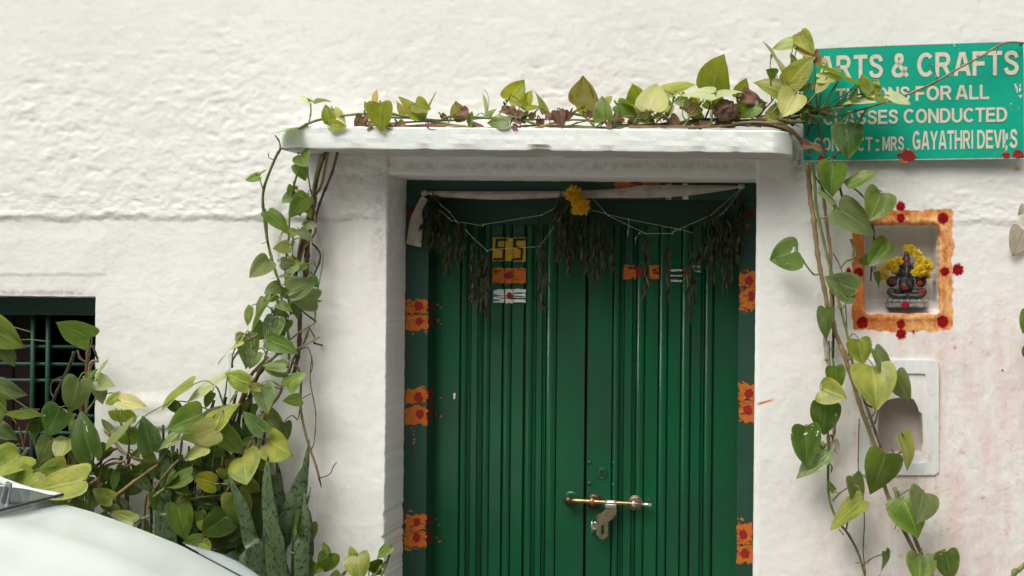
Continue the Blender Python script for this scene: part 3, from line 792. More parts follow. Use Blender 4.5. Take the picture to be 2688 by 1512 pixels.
dab_rect(at, 1190, 1196, 1032, 1046, PL + .001, M['white'], leafL, 81, .2)

# keyhole, rivets, slide bolt
def metal(name, col, rough, var=.35):
    return simple(name, col, rough, .9, var, 45, .0006, 200)
M['brass'] = metal('aged_brass', (.36, .24, .11), .38); M['bronze'] = metal('dark_bronze', (.13, .085, .05), .42); M['steel'] = metal('worn_steel', (.60, .58, .53), .3); M['hasp'] = metal('dull_hasp', (.30, .25, .16), .48)
def ring(p, r0, r1, th, seg=28):
    V = []; F = []
    for i in range(seg):
        a = 2 * math.pi * i / seg
        for (r, y) in ((r0, 0), (r0, -th), (r1, -th), (r1, 0)): V.append((p.x + r * math.cos(a), p.y + y, p.z + r * math.sin(a)))
    for i in range(seg):
        j = (i + 1) % seg
        for k in range(3): F.append((i * 4 + k, j * 4 + k, j * 4 + k + 1, i * 4 + k + 1))
    return V, F
k5 = .207 / PXM * (CAM_D - LO) / CAM_D
p = D5(965, 395, PL); mesh('keyhole_plate', *cat_merge([discg(p, 66 * k5, .0012), ring(p, 60 * k5, 70 * k5, .0022)]), M['door'], leafR, p)
kh = [(p.x + 24 * k5 * math.cos(math.pi * (.5 + .2 + i * 1.6 / 10) + math.pi), p.z + 3 * k5 + 24 * k5 * math.sin(math.pi * (.7 + i * 1.6 / 10) + math.pi)) for i in range(11)]
a0 = [(p.x + 24 * k5 * math.cos(a), p.z + 10 * k5 + 24 * k5 * math.sin(a)) for a in [R(-65) + R(310) * i / 12 for i in range(13)]] + [(p.x - 16 * k5, p.z - 58 * k5), (p.x + 16 * k5, p.z - 58 * k5)]
mesh('keyhole', [(x, p.y - .0019, z) for x, z in a0], [tuple(range(len(a0)))], M['black'], leafR, p, False)
for (a, b) in ((810, 262), (1120, 265), (806, 527), (1112, 542)):
    q = D5(a, b, PL); mesh('rivet', *ballg(q.x, q.y, q.z, 26 * k5, 14 * k5, 26 * k5, 14, 8), M['door'], leafR, q)
bolt = mesh('bolt_rod', *tubeg([D5(560, 742, LO + .030), D5(1475, 792, LO + .030)], 27 * k5, n=10, seg=14, cap=True), M['brass'], door, D5(560, 742, LO + .03))
mesh('bolt_tip', *tubeg([D5(1474, 792, LO + .030), D5(1600, 800, LO + .030)], 24 * k5, n=2, seg=14), M['steel'], bolt, D5(1474, 792, LO + .03))
q = D5(545, 740, LO + .030); mesh('bolt_knob', *ballg(q.x, q.y, q.z, 52 * k5, nu=18, nv=12), M['bronze'], bolt, q)
q = D5(575, 720, PL); mesh('fixing_plate', *discg(q, 98 * k5, .002), M['door'], leafL, q)
for (a, b, mm) in ((865, 752, 'bronze'), (1387, 770, 'hasp')):
    q = D5(a, b, PL); mesh('fixing_plate', *cat_merge([discg(q, 94 * k5, .0025, 28, .003), ring(q, 86 * k5, 95 * k5, .0042)]), M[mm], door, q)
for (a, b, mm, rr) in ((842, 757, 'brass', 44), (1370, 790, 'steel', 40)):
    q = D5(a, b, LO + .028); mesh('rod_guide', *cat_merge([ballg(q.x, q.y, q.z, rr * k5, rr * k5, rr * 1.15 * k5, 16, 10), tubeg([q, q + Vector((0, .026, 0))], 14 * k5, n=2, seg=8)]), M[mm], door, q)
q0 = D5(1015, 768, LO + .030); q1 = D5(1153, 776, LO + .030)
mesh('hasp_collar', *cat_merge([tubeg([q0, q1], 36 * k5, n=3, seg=18), boxg(q0.x, q1.x, -(LO + .040), -(LO + .037), D5(1080, 835, LO + .03).z, D5(1080, 790, LO + .03).z, .0006)]), M['steel'], bolt, q0)
hp = [(1018, 836), (1150, 836), (1152, 890), (1128, 950), (1090, 985), (1045, 1015), (1045, 1180), (1028, 1205), (1005, 1228), (970, 1240), (932, 1222), (918, 1195), (900, 1180), (902, 925), (950, 908), (990, 880), (1012, 855)]
slot = [(952, 1055), (995, 1055), (995, 1175), (952, 1175)]
bm = bmesh.new()
op = [bm.verts.new(D5(a, b, LO + .038)) for a, b in hp]; sp_ = [bm.verts.new(D5(a, b, LO + .038)) for a, b in slot]
es = [bm.edges.new((op[i], op[(i + 1) % len(op)])) for i in range(len(op))] + [bm.edges.new((sp_[i], sp_[(i + 1) % 4])) for i in range(4)]
bmesh.ops.triangle_fill(bm, edges=es, use_beauty=True)
for f in list(bm.faces):
    cc = f.calc_center_median(); s0 = D5(952, 1055, LO + .038); s1 = D5(995, 1175, LO + .038)
    if s0.x < cc.x < s1.x and s1.z < cc.z < s0.z: bm.faces.remove(f)
r_ = bmesh.ops.extrude_face_region(bm, geom=list(bm.faces))
for v in [g_ for g_ in r_['geom'] if isinstance(g_, bmesh.types.BMVert)]: v.co.y += .0022
bm.normal_update(); bm.verts.index_update()
mesh('hasp', [tuple(v.co) for v in bm.verts], [tuple(v.index for v in f.verts) for f in bm.faces], M['hasp'], bolt, D5(1018, 836, LO + .038), False); bm.free()
q = D5(862, 1070, PL)
mesh('hasp_staple', *cat_merge([discg(D5(872, 1065, PL), 55 * k5, .002), tubeg([D5(850, 1000, PL), D5(842, 1010, LO + .03), D5(840, 1070, LO + .037), D5(842, 1140, LO + .03), D5(850, 1150, PL)], 13 * k5, n=5, seg=8)]), M['steel'], door, q)
tag(bolt, 'brass sliding bolt rod with dark knob')

# ================================================================== WINDOW WITH GRILLE
win = thing('barred_window', 'dark green barred window half hidden behind broad leaves at the left', 'window', (WIN_R, WIN_D, WIN_B))
WO = -WIN_D
wz0 = WIN_B - .01
t0 = KA(0, 250, WO).z; rr_ = KA(722, 300, WO).x
mesh('window_frame', *cat_merge([boxg(WIN_L - .02, WIN_R + .02, WIN_D, .17, t0, WIN_T + .03, .003), boxg(rr_, WIN_R + .02, WIN_D + .001, .17, wz0 + .041, t0 - .0005, .003), boxg(WIN_L - .02, WIN_L + .06, WIN_D + .001, .17, wz0 + .041, t0 - .0005, .003), boxg(WIN_L - .02, WIN_R + .02, WIN_D, .17, wz0 - .01, wz0 + .04, .003)]), M['frame'], win, (WIN_L, WIN_D, wz0), False)
M['bar'] = green_paint('grille_green', (.010, .085, .042), (.02, .07, .05), .4, .1)
for a in (-590, -475, -230, -115, 250, 365):
    if a in (132,): continue
    x = KA(a, 500, -.10).x
    if x > WIN_L + .05: mesh('grille_bar', *tubeg([Vector((x, .10, wz0 + .03)), Vector((x, .10, t0 + .01))], .0072, n=2, seg=8), M['bar'], win, Vector((x, .1, wz0)))
for b in (492, 625, 750, 1018, 1148, 1272):
    z = KA(300, b, -.115).z
    mesh('grille_bar', *tubeg([Vector((WIN_L, .118, z)), Vector((WIN_R + .01, .118, z))], .0062, n=2, seg=8), M['bar'], win, Vector((WIN_L, .118, z)))
M['shutter'] = simple('red_brown_shutter', (.030, .008, .007), .7, 0, .3, 20)
xa = KA(95, 500, -.19).x; xb = KA(225, 500, -.19).x
for k in range(-6, 1):
    mesh('shutter_board', *boxg(xa + k * .062, xa + k * .062 + .056, .20, .22, wz0, t0, .002), M['shutter'], win, (xa + k * .062, .2, wz0), False)
# ================================================================== SIGN BOARD
def sign_out(a): return .030 + .012 * (a - 500) / 2000.0
def SJ(a, b, o=0.0): return KJ(a, b, sign_out(a) + o)
sgn = thing('sign_board', 'bright green painted sign board lettered for arts and crafts tuitions', 'sign', KJ(1500, 800, 0), None)
def sign_mat():
    m, t, b = NT('sign_green'); g = G(t); W = g.n('ShaderNodeNewGeometry').outputs['Position']
    col = g.mix(g.ramp(g.noise(W, 8, 4), .35, .65), (.0, .34, .215), (.001, .39, .25))
    col = g.mix(g.m('MULTIPLY', g.ramp(g.noise(W, 20, 6, .75), .62, .72), .5), col, (.10, .40, .31))
    col = g.mix(g.m('MULTIPLY', g.ramp(g.noise(W, 120, 3), .72, .78), .6), col, (.6, .68, .6))
    g.l(col, b.inputs['Base Color']); b.inputs['Roughness'].default_value = .6; b.inputs['Specular IOR Level'].default_value = .22; return m
M['sign'] = sign_mat(); M['signedge'] = simple('sign_edge', (.55, .54, .48), .6)
M['tan_scrape'] = paint_mat('white_scrape', (.6, .66, .6), (.7, .72, .68), .5, (90, 90, 25))
corn = [(508, 312), (2506, 235), (2512, 1297), (515, 1325)]
n = 24; top = []; bot = []
for i in range(n + 1):
    f = i / n
    top.append((508 + (2506 - 508) * f, 312 + (235 - 312) * f ** .75)); bot.append((515 + (2512 - 515) * f, 1325 + (1297 - 1325) * f))
V = []; F = []
for th in (0.0, -.0025):
    for (a, b) in top: V.append(SJ(a, b, th))
    for (a, b) in bot: V.append(SJ(a, b, th))
q = n + 1
for i in range(n):
    F.append((i, i + q, i + 1 + q, i + 1)); F.append((2 * q + i, 2 * q + i + 1, 3 * q + i + 1, 3 * q + i))
    F.append((i, i + 1, 2 * q + i + 1, 2 * q + i)); F.append((q + i, 3 * q + i, 3 * q + i + 1, q + i + 1))
F.append((0, 2 * q, 3 * q, q)); F.append((n, q + n, 3 * q + n, 2 * q + n))
mesh('board', V, F, M['sign'], sgn, V[0], False)
for edge_pts, nm in ((top, 'edge_strip'), (bot, 'edge_strip')):
    V = []; F = []
    for i, (a, b) in enumerate(edge_pts):
        dv = 5 if edge_pts is top else -7
        V += [SJ(a, b, .0006), SJ(a, b + dv, .0006)]
        if i: F.append((2 * i - 2, 2 * i - 1, 2 * i + 1, 2 * i))
    mesh(nm, V, F, M['signedge'], sgn, V[0], False)
def arc(cx, cy, rx, ry, a0, a1, n=14): return [(cx + rx * math.cos(R(a0 + (a1 - a0) * i / n)), cy + ry * math.sin(R(a0 + (a1 - a0) * i / n))) for i in range(n + 1)]
TH = .175; q_ = TH / 2
GLY = {
 'A': (.80, [[(.09, 0), (.355, 1)], [(.71, 0), (.445, 1)], [(.2, .29), (.6, .29)]]),
 'R': (.76, [[(q_, 0), (q_, 1)], [(q_, 1 - q_), (.40, 1 - q_)] + arc(.40, .70, .20, .2125, 80, -80) + [(q_, .4875)], [(.38, .48), (.64, 0)]]),
 'T': (.66, [[(0, 1 - q_), (.66, 1 - q_)], [(.33, 0), (.33, 1 - TH)]]),
 'S': (.70, [[tuple(p[:2]) for p in catmull([Vector((a, b, 0)) for a, b in ((.60, .70), (.53, .86), (.35, .915), (.17, .86), (.125, .73), (.20, .60), (.36, .52), (.53, .43), (.60, .29), (.52, .14), (.35, .085), (.16, .14), (.09, .30))], 3)]]),
 '&': (.86, [[tuple(p[:2]) for p in catmull([Vector((a, b, 0)) for a, b in ((.80, .04), (.62, .24), (.40, .50), (.24, .70), (.26, .87), (.38, .92), (.50, .86), (.50, .70), (.36, .57), (.16, .42), (.09, .26), (.18, .11), (.34, .075), (.52, .14), (.66, .30), (.70, .44))], 3)]]),
 'C': (.76, [arc(.40, .5, .31, .415, 42, 318, 22)]), 'G': (.80, [arc(.40, .5, .31, .415, 42, 300, 20) + [(.68, .16), (.68, .43)], [(.40, .45), (.765, .45)]]),
 'O': (.80, [arc(.40, .5, .31, .415, 0, 360, 28)]), 'F': (.62, [[(q_, 0), (q_, 1)], [(TH, 1 - q_), (.62, 1 - q_)], [(TH, .50), (.55, .50)]]),
 'E': (.66, [[(q_, 0), (q_, 1)], [(TH, 1 - q_), (.64, 1 - q_)], [(TH, .52), (.60, .52)], [(TH, q_), (.66, q_)]]), 'L': (.60, [[(q_, 0), (q_, 1)], [(TH, q_), (.60, q_)]]),
 'U': (.74, [[(q_, 1), (q_, .36)] + arc(.37, .36, .2825, .275, 180, 360) + [(.6525, 1)]]), 'I': (.175, [[(q_, 0), (q_, 1)]]),
 'N': (.74, [[(q_, 0), (q_, 1)], [(.6525, 0), (.6525, 1)], [(.11, .93), (.63, .07)]]), 'D': (.74, [[(q_, 0), (q_, 1)], [(TH, 1 - q_), (.34, 1 - q_)] + arc(.34, .5, .31, .4125, 85, -85) + [(TH, q_)]]),
 'M': (.88, [[(q_, 0), (q_, 1)], [(.7925, 0), (.7925, 1)], [(.13, .95), (.44, .10)], [(.75, .95), (.44, .10)]]), 'Y': (.74, [[(.07, 1), (.37, .42)], [(.67, 1), (.37, .42)], [(.37, 0), (.37, .46)]]),
 'H': (.74, [[(q_, 0), (q_, 1)], [(.6525, 0), (.6525, 1)], [(TH, .52), (.565, .52)]]), 'V': (.74, [[(.08, 1), (.35, 0)], [(.66, 1), (.39, 0)]]),
 ':': (.2, [[(.1, 0), (.1, .22)], [(.1, .78), (.1, 1)]]), '.': (.2, [[(.1, 0), (.1, 1)]]), ',': (.2, [[(.12, .35), (.12, 1)], [(.12, .4), (.05, 0)]])}
def text_mesh(txt, bold=0):
    V = []; F = []; x = 0; k = 0
    for ch in txt:
        w_, strokes = GLY[ch]
        for st in strokes:
            pts = [Vector((a, b)) for a, b in st]; closed = (pts[0] - pts[-1]).length < 1e-6; n = len(pts); o = len(V); k += 1
            th = 1.0 if txt in '.:,' and False else TH
            for i, p in enumerate(pts):
                a = pts[i - 1] if i else (pts[-2] if closed else p); b = pts[i + 1] if i < n - 1 else (pts[1] if closed else p)
                d1 = (p - a).normalized() if (p - a).length > 1e-9 else (b - p).normalized(); d2 = (b - p).normalized() if (b - p).length > 1e-9 else d1
                n1 = Vector((-d1.y, d1.x)); n2 = Vector((-d2.y, d2.x)); m_ = (n1 + n2).normalized(); sc = min(1.5, 1 / max(.5, m_.dot(n1)))
                for sg in (1, -1): q = p + m_ * sg * th / 2 * sc; V.append(Vector((x + q.x, min(1.0, max(0.0, q.y)) if not closed or True else q.y, k * .00006)))
            for i in range(n - 1): F.append((o + 2 * i, o + 2 * i + 1, o + 2 * i + 3, o + 2 * i + 2))
        x += w_ + .075
    return V, F
M['letter'] = simple('letter_cream', (.66, .60, .475), .6, 0, .10, 60)
def word(txt, xl, xr, tl, bl, tr, br, bold=.024):
    V, F = text_mesh(txt, bold)
    # each glyph run is fitted into the quadrilateral given in image coordinates
    x0 = min(v.x for v in V); x1 = max(v.x for v in V); y0 = 0.0; y1 = 1.0
    W = []
    for v in V:
        f = (v.x - x0) / (x1 - x0); g_ = (v.y - y0) / (y1 - y0)
        a = xl + (xr - xl) * f; tb = tl + (tr - tl) * f; bb = bl + (br - bl) * f
        W.append(SJ(a, bb + (tb - bb) * g_, .0009 + v.z))
    o = mesh('lettering', W, F, M['letter'], sgn, W[0], False)
word('ARTS', 652, 1235, 370, 582, 352, 568, .042); word('&', 1313, 1470, 345, 565, 343, 563, .042)
word('CRAFTS', 1545, 2465, 340, 560, 318, 540, .042)
word('TUITIONS', 812, 1478, 664, 790, 644, 775, .034); word('FOR', 1530, 1857, 643, 775, 637, 768, .034); word('ALL', 1893, 2197, 634, 767, 628, 760, .034)
word('CLASSES', 693, 1371, 870, 997, 853, 983, .038); word('CONDUCTED', 1422, 2360, 850, 980, 832, 965, .038)
word('CONTACT', 608, 1140, 1108, 1232, 1102, 1230, .020); word(':', 1168, 1200, 1125, 1230, 1125, 1230, .05)
word('MRS', 1230, 1425, 1100, 1228, 1096, 1224, .03); word('.', 1455, 1470, 1208, 1222, 1208, 1222, .03)
word('GAYATHRI', 1503, 2052, 1047, 1222, 1040, 1210, .028); word('DEVI', 2088, 2336, 1040, 1210, 1034, 1204, .028)
word(',', 2340, 2362, 1180, 1225, 1180, 1225, .03); word('S', 2386, 2452, 1030, 1205, 1030, 1203, .03)
for (a, b, r_, mt_, s_) in ((1455, 1270, 62, 'vermilion', 1), (1490, 1285, 45, 'vermilion', 2), (1385, 1272, 26, 'darkred', 3), (1440, 1262, 85, 'orange2', 4), (2350, 1270, 34, 'vermilion', 5), (2335, 1275, 46, 'orange2', 6),
                            (2455, 1255, 50, 'vermilion', 7), (2490, 1272, 26, 'vermilion', 8), (672, 1290, 28, 'vermilion', 9), (790, 1275, 22, 'darkred', 10), (725, 1222, 16, 'darkred', 11), (1400, 1310, 0, 'x', 12)):
    if mt_ == 'x': continue
    p = SJ(a, b, .0016 if mt_ != 'orange2' else .0012); V, F = blob(p, r_ * .2898 / PXM, .8, 22, .16, s_, 0); mesh('paint_mark', V, F, M[mt_], sgn, p, False)
for (a, b, w_, h_, rot) in ((1870, 262, 12, 30, -.5), (2345, 1120, 9, 60, .1), (2370, 1130, 22, 70, -.2), (2455, 660, 40, 50, .3), (2480, 740, 24, 20, 0), (2395, 800, 14, 8, .4), (2450, 840, 18, 18, .6), (2280, 725, 26, 6, .3), (2057, 290, 6, 6, 0), (1240, 700, 4, 4, 0), (2240, 1180, 5, 5, 0), (1240, 270, 40, 8, 0)):
    pts = [(-w_, -h_ * .6), (w_ * .3, -h_), (w_, -h_ * .1), (w_ * .5, h_), (-w_ * .4, h_ * .5)]
    cs, sn = math.cos(rot), math.sin(rot)
    P = [SJ(a + x * cs - y * sn, b + x * sn + y * cs, .0019) for x, y in pts]
    mesh('scrape', P, [tuple(range(5))[::-1]], M['tan_scrape'], sgn, P[0], False)
for (a, b) in ((560, 345), (2480, 262), (2485, 1275), (560, 1290)):
    q = SJ(a, b, 0); mesh('screw', *cat_merge([discg(q, .004, .002, 12, .001), tubeg([q, q + Vector((0, .05, 0))], .002, n=2, seg=6)]), M['bronze'], sgn, q)

# ================================================================== WALL BOX FRAME UNDER THE SHRINE
def rr_pts(a0, a1, b0, b1, r, n=6):
    o = []
    for (cx_, cy_, s0) in ((a1 - r, b0 + r, -90), (a1 - r, b1 - r, 0), (a0 + r, b1 - r, 90), (a0 + r, b0 + r, 180)):
        for k in range(n + 1):
            an = R(s0 + 90 * k / n); o.append((cx_ + r * math.cos(an), cy_ + r * math.sin(an)))
    return o
boxf = thing('meter_box', 'empty pale blue grey box frame plastered into the wall below the shrine niche', 'wall box', KL(850, 450, 0))
def limed(name, a_, b__):
    m, t, b = NT(name); g = G(t); W = g.n('ShaderNodeNewGeometry').outputs['Position']
    col = g.mix(g.ramp(g.noise(g.mp(W, (60, 60, 8)), 1.0, 4), .35, .7), a_, b__)
    col = g.mix(g.m('MULTIPLY', g.ramp(g.noise(W, 28, 6, .75), .55, .68), .45), col, (.60, .36, .31))
    col = g.mix(g.m('MULTIPLY', g.ramp(g.noise(W, 170, 3), .68, .76), .5), col, (.3, .24, .22))
    g.l(col, b.inputs['Base Color']); b.inputs['Roughness'].default_value = .85
    g.l(g.bump(g.noise(W, 140, 4), .5, .0014), b.inputs['Normal']); return m
M['limed'] = limed('limed_frame', (.70, .725, .715), (.80, .805, .785)); M['limed2'] = limed('limed_panel', (.76, .74, .71), (.84, .82, .79))
def ringplate(outer, inner, o0, o1, sh):
    n = len(outer); V = []; F = []
    for (pp, oo) in ((outer, o0), (outer, o1), (inner, o1), (inner, o0)):
        V += [sh(a, b, oo) for a, b in pp]
    for i in range(n):
        j = (i + 1) % n
        for k in range(3): F.append((k * n + i, k * n + j, (k + 1) * n + j, (k + 1) * n + i))
    return V, F
OP = rr_pts(603, 1100, 108, 822, 26); IP = rr_pts(672, 1026, 190, 748, 22)
# sunk panel with the broken-out opening
HO = [(722, 480), (724, 430), (738, 392), (770, 362), (812, 346), (860, 340), (905, 342), (944, 350), (958, 378), (972, 402), (974, 428), (996, 438), (999, 500), (1001, 560), (1002, 640), (1000, 690), (940, 692), (880, 688), (800, 694), (740, 690), (724, 684), (720, 600), (722, 540)]
def ray_to(poly, c0, d):
    best = None
    for (p, q) in zip(poly, poly[1:] + poly[:1]):
        ex, ey = q[0] - p[0], q[1] - p[1]; den = d[0] * ey - d[1] * ex
        if abs(den) < 1e-9: continue
        t = ((p[0] - c0[0]) * ey - (p[1] - c0[1]) * ex) / den; u_ = ((p[0] - c0[0]) * d[1] - (p[1] - c0[1]) * d[0]) / den
        if t > 0 and -1e-6 <= u_ <= 1 + 1e-6: best = t if best is None else max(best, t)
    return (c0[0] + d[0] * best, c0[1] + d[1] * best)
c0 = (861, 520); IPd = []; hole = []
for k in range(72):
    an = 2 * math.pi * k / 72; d = (math.cos(an), math.sin(an))
    IPd.append(ray_to(IP, c0, d)); hole.append(ray_to(HO, c0, d))
OPd = [ray_to(OP, (861, 520), (math.cos(2 * math.pi * k / 72), math.sin(2 * math.pi * k / 72))) for k in range(72)]
V, F = ringplate(OPd, [ray_to(IP, (861, 520), (math.cos(2 * math.pi * k / 72), math.sin(2 * math.pi * k / 72))) for k in range(72)], -.006, .0075, KL); mesh('outer_frame', V, F, M['limed'], boxf, V[0], False)
IP = IPd
V, F = ringplate(IP, hole, -.012, .0015, KL); mesh('inner_panel', V, F, M['limed2'], boxf, V[0], False)

# nails
def nail(a, b, sh, lab):
    p = sh(a, b, 0); V, F = cat_merge([tubeg([p + Vector((0, .01, 0)), p + Vector((-.004, -.02, .006)), p + Vector((-.010, -.032, .010))], .003, .0026, n=3, seg=8), ballg(p.x - .011, p.y - .034, p.z + .011, .0048, nu=8, nv=6)])
    tag(mesh('nail', V, F, M['stem_brown'], None, p), lab, 'nail')
nail(740, 1275, KG, 'rusty bent nail in the white wall left of the door')
p = at(2631, 971, 0); V, F = cat_merge([discg(p, .003, .004, 10, .001), tubeg([p, p + Vector((0, .02, 0))], .0018, n=2, seg=6)])
tag(mesh('screw', V, F, M['stem_brown'], None, p), 'small rusty screw in the wall right of the box frame', 'screw')

# ================================================================== SHRINE: statue, garland
def merged_remesh(parts, vox):
    V, F = cat_merge(parts)
    me = bpy.data.meshes.new('tmp'); me.from_pydata([tuple(v) for v in V], [], F); me.update()
    o = bpy.data.objects.new('tmp', me); COL.objects.link(o)
    md = o.modifiers.new('r', 'REMESH'); md.mode = 'VOXEL'; md.voxel_size = vox; md.use_smooth_shade = True
    s2 = o.modifiers.new('s', 'SMOOTH'); s2.iterations = 2; s2.factor = .4
    dg = bpy.context.evaluated_depsgraph_get(); dg.update()
    r = bpy.data.meshes.new_from_object(o.evaluated_get(dg))
    Vo = [v.co.copy() for v in r.vertices]; Fo = [tuple(p.vertices) for p in r.polygons]
    bpy.data.objects.remove(o); bpy.data.meshes.remove(me); bpy.data.meshes.remove(r)
    return Vo, Fo
SO = -.048
kk = .345 / PXM * (CAM_D - SO) / CAM_D
sb = KK(1098, 1052, SO)
def sp(a, b, dout=0.0):
    """statue space: K-sheet image pixels, DOUT metres forward of the statue's middle plane"""
    v = KK(a, b, SO); return Vector((v.x, v.y - dout, v.z))
def sball(a, b, do, ra, rb, rd): q = sp(a, b, do); return ballg(q.x, q.y, q.z, ra * kk, rd, rb * kk, 16, 10)
P_ = []
P_ += [sball(1100, 880, .0, 62, 75, .022), sball(1092, 905, .014, 55, 45, .018), sball(1100, 790, .004, 44, 60, .020)]     # torso, belly, chest
P_ += [sball(1098, 745, .012, 36, 36, .018)]                                             # head
P_ += [sball(1098, 700, .006, 30, 30, .013), sball(1100, 668, .006, 22, 26, .010), sball(1102, 642, .006, 13, 14, .006)]   # crown
P_ += [sball(1052, 752, .006, 26, 30, .006), sball(1146, 752, .006, 26, 30, .006)]      # ears
P_ += [tubeg([sp(1096, 760, .024), sp(1092, 800, .034), sp(1088, 850, .036), sp(1100, 885, .034), sp(1124, 892, .032)], 15 * kk, 7 * kk, n=5, seg=10)]   # trunk
for sgn_ in (-1, 1):
    P_ += [tubeg([sp(1100 + sgn_ * 42, 790, .0), sp(1100 + sgn_ * 82, 845, .004), sp(1100 + sgn_ * 95, 880, .018)], 19 * kk, 13 * kk, n=5, seg=10), sball(1100 + sgn_ * 96, 878, .022, 20, 20, .010)]
    P_ += [tubeg([sp(1100 + sgn_ * 40, 780, -.004), sp(1100 + sgn_ * 95, 800, -.006), sp(1100 + sgn_ * 118, 750, -.004)], 15 * kk, 10 * kk, n=5, seg=10), sball(1100 + sgn_ * 120, 742, -.004, 16, 20, .008)]
    P_ += [tubeg([sp(1100 + sgn_ * 30, 950, .002), sp(1100 + sgn_ * 118, 950, .014), sp(1100 + sgn_ * 95, 975, .03), sp(1100 + sgn_ * 10, 975, .034)], 30 * kk, 18 * kk, n=6, seg=12), sball(1100 + sgn_ * 118, 945, .014, 36, 32, .017)]
    P_ += [sball(1100 + sgn_ * 112, 868, -.004, 42, 44, .012)]
bmn, bmx = sp(942, 1052, 0), sp(1256, 990, 0)
stat = thing('deity_statue', 'small black stone seated elephant-headed statue in the shrine niche', 'statue', (sb.x, sb.y, sb.z))
def statue_mat():
    m, t, b = NT('dark_stone'); g = G(t); tc = g.n('ShaderNodeTexCoord').outputs['Object']
    ge = g.n('ShaderNodeNewGeometry'); pt = ge.outputs['Pointiness']
    col = g.mix(g.ramp(g.noise(tc, 90, 5, .7), .35, .65), (.018, .020, .020), (.060, .062, .060))
    col = g.mix(g.m('MULTIPLY', g.ramp(g.noise(tc, 140, 5, .75), .56, .66), .6), col, (.36, .33, .30))
    col = g.mix(g.m('MULTIPLY', g.ramp(g.noise(tc, 70, 5, .75), .60, .68), .6), col, (.30, .05, .04))
    g.l(col, b.inputs['Base Color']); b.inputs['Roughness'].default_value = .38
    g.l(g.bump(g.noise(tc, 260, 3), .5, .0012), b.inputs['Normal']); return m
M['stone'] = statue_mat()
V, F = merged_remesh(P_, .0014); mesh('figure', V, F, M['stone'], stat, sb)
pl_parts = [boxg(bmn.x, bmx.x, -SO - .040, -SO + .028, bmn.z - .004, bmn.z + .010, .003), boxg(bmn.x + .004, bmx.x - .004, -SO - .036, -SO + .026, bmn.z + .0102, bmn.z + .022, .003)]
for k in range(7):
    x = bmn.x + (bmx.x - bmn.x) * (k + .5) / 7; pl_parts.append(ballg(x, -SO - .036, bmn.z + .016, .0075, .006, .008, 8, 6))
mesh('pedestal', *cat_merge(pl_parts), simple('limed_stone', (.26, .24, .22), .6, 0, .7, 120, .0012, 200), stat, sb)
for (a, b, r_, do) in ((1096, 716, 27, .026), (985, 870, 26, .016), (1192, 880, 27, .034), (1082, 912, 28, .036), (1206, 946, 30, .034), (1002, 975, 28, .034), (1080, 1042, 38, .044), (1240, 835, 20, .016)):
    r_ *= .8; p = sp(a, b, do); V, F = ballg(p.x, p.y, p.z, r_ * kk, .0016, r_ * kk, 12, 6)
    V = [(x + random.uniform(-.0006, .0006), y, z + random.uniform(-.0006, .0006)) for x, y, z in [tuple(v) for v in V]]
    mesh('vermilion_dot', V, F, M['vermilion'], stat, p)
M['petal'] = None
def petal_mat(name, ca, cb):
    m, t, b = NT(name); g = G(t); tc = g.n('ShaderNodeTexCoord').outputs['Object']
    g.l(g.mix(g.ramp(g.noise(tc, 160, 3), .35, .65), ca, cb), b.inputs['Base Color']); b.inputs['Roughness'].default_value = .6
    b.inputs['Subsurface Weight'].default_value = 0.0
    tr = g.n('ShaderNodeBsdfTranslucent'); tr.inputs['Color'].default_value = (*cb, 1); mx = g.n('ShaderNodeMixShader'); mx.inputs[0].default_value = .3
    g.l(b.outputs[0], mx.inputs[1]); g.l(tr.outputs[0], mx.inputs[2]); g.l(mx.outputs[0], t.nodes['Material Output'].inputs['Surface'])
    return m
M['petal'] = petal_mat('marigold_petal', (.72, .36, .002), (.85, .52, .006)); M['petal2'] = petal_mat('chrysanthemum_petal', (.66, .46, .01), (.86, .66, .02))
M['heart'] = simple('flower_heart', (.55, .18, .01), .8)
def bloom(name, p, r, facing, mat, parent, seed, layers=5, pw=.16, heart=True):
    rn = random.Random(seed); f = Vector(facing).normalized(); a = f.cross(Vector((0, 0, 1))); a = a if a.length > .01 else Vector((1, 0, 0)); a.normalize(); b = a.cross(f)
    V = []; F = []
    for L in range(layers):
        el = R(4 + 74 * L / layers); n = int(22 - 2.6 * L); rl = r * (1 - .50 * L / layers)
        for k in range(n):
            an = 2 * math.pi * (k + .37 * L) / n + rn.uniform(-.12, .12); e = el + rn.uniform(-.15, .15); rr = rl * rn.uniform(.82, 1.1)
            d = (a * math.cos(an) + b * math.sin(an)) * math.cos(e) + f * math.sin(e); sd_ = d.cross(f); sd_.normalize(); up = sd_.cross(d)
            w_ = rr * pw; o = len(V); c0 = p + f * (r * .10 * L)
            for (t_, ww_, hh) in ((.1, .4, 0), (.55, 1.0, .06), (.85, .85, .04), (1.0, .25, -.05)):
                q = c0 + d * rr * t_ + up * rr * hh
                V += [q - sd_ * w_ * ww_, q + up * w_ * .4 * ww_, q + sd_ * w_ * ww_]
            for j in range(3):
                for i in (0, 1): F.append((o + j * 3 + i, o + j * 3 + i + 1, o + j * 3 + 3 + i + 1, o + j * 3 + 3 + i))
    ob = mesh(name, V, F, mat, parent, p)
    return ob
ga = thing('flower_garland', 'string of yellow blooms draped over the little black statue', 'garland', sp(1100, 700, .0))
gp = [(1130, 625, .004, 46), (1175, 655, .010, 44), (1205, 705, .014, 42), (1180, 745, .02, 34), (1240, 735, .024, 48), (1270, 755, .020, 36), (1200, 785, .030, 50), (1160, 800, .032, 36), (1245, 790, .02, 36), (1268, 830, .014, 26),
      (1035, 710, .012, 40), (990, 735, .016, 42), (1005, 768, .022, 38), (950, 750, .014, 34), (915, 790, .014, 40), (935, 825, .016, 34), (905, 850, .012, 20), (1100, 612, .0, 30)]
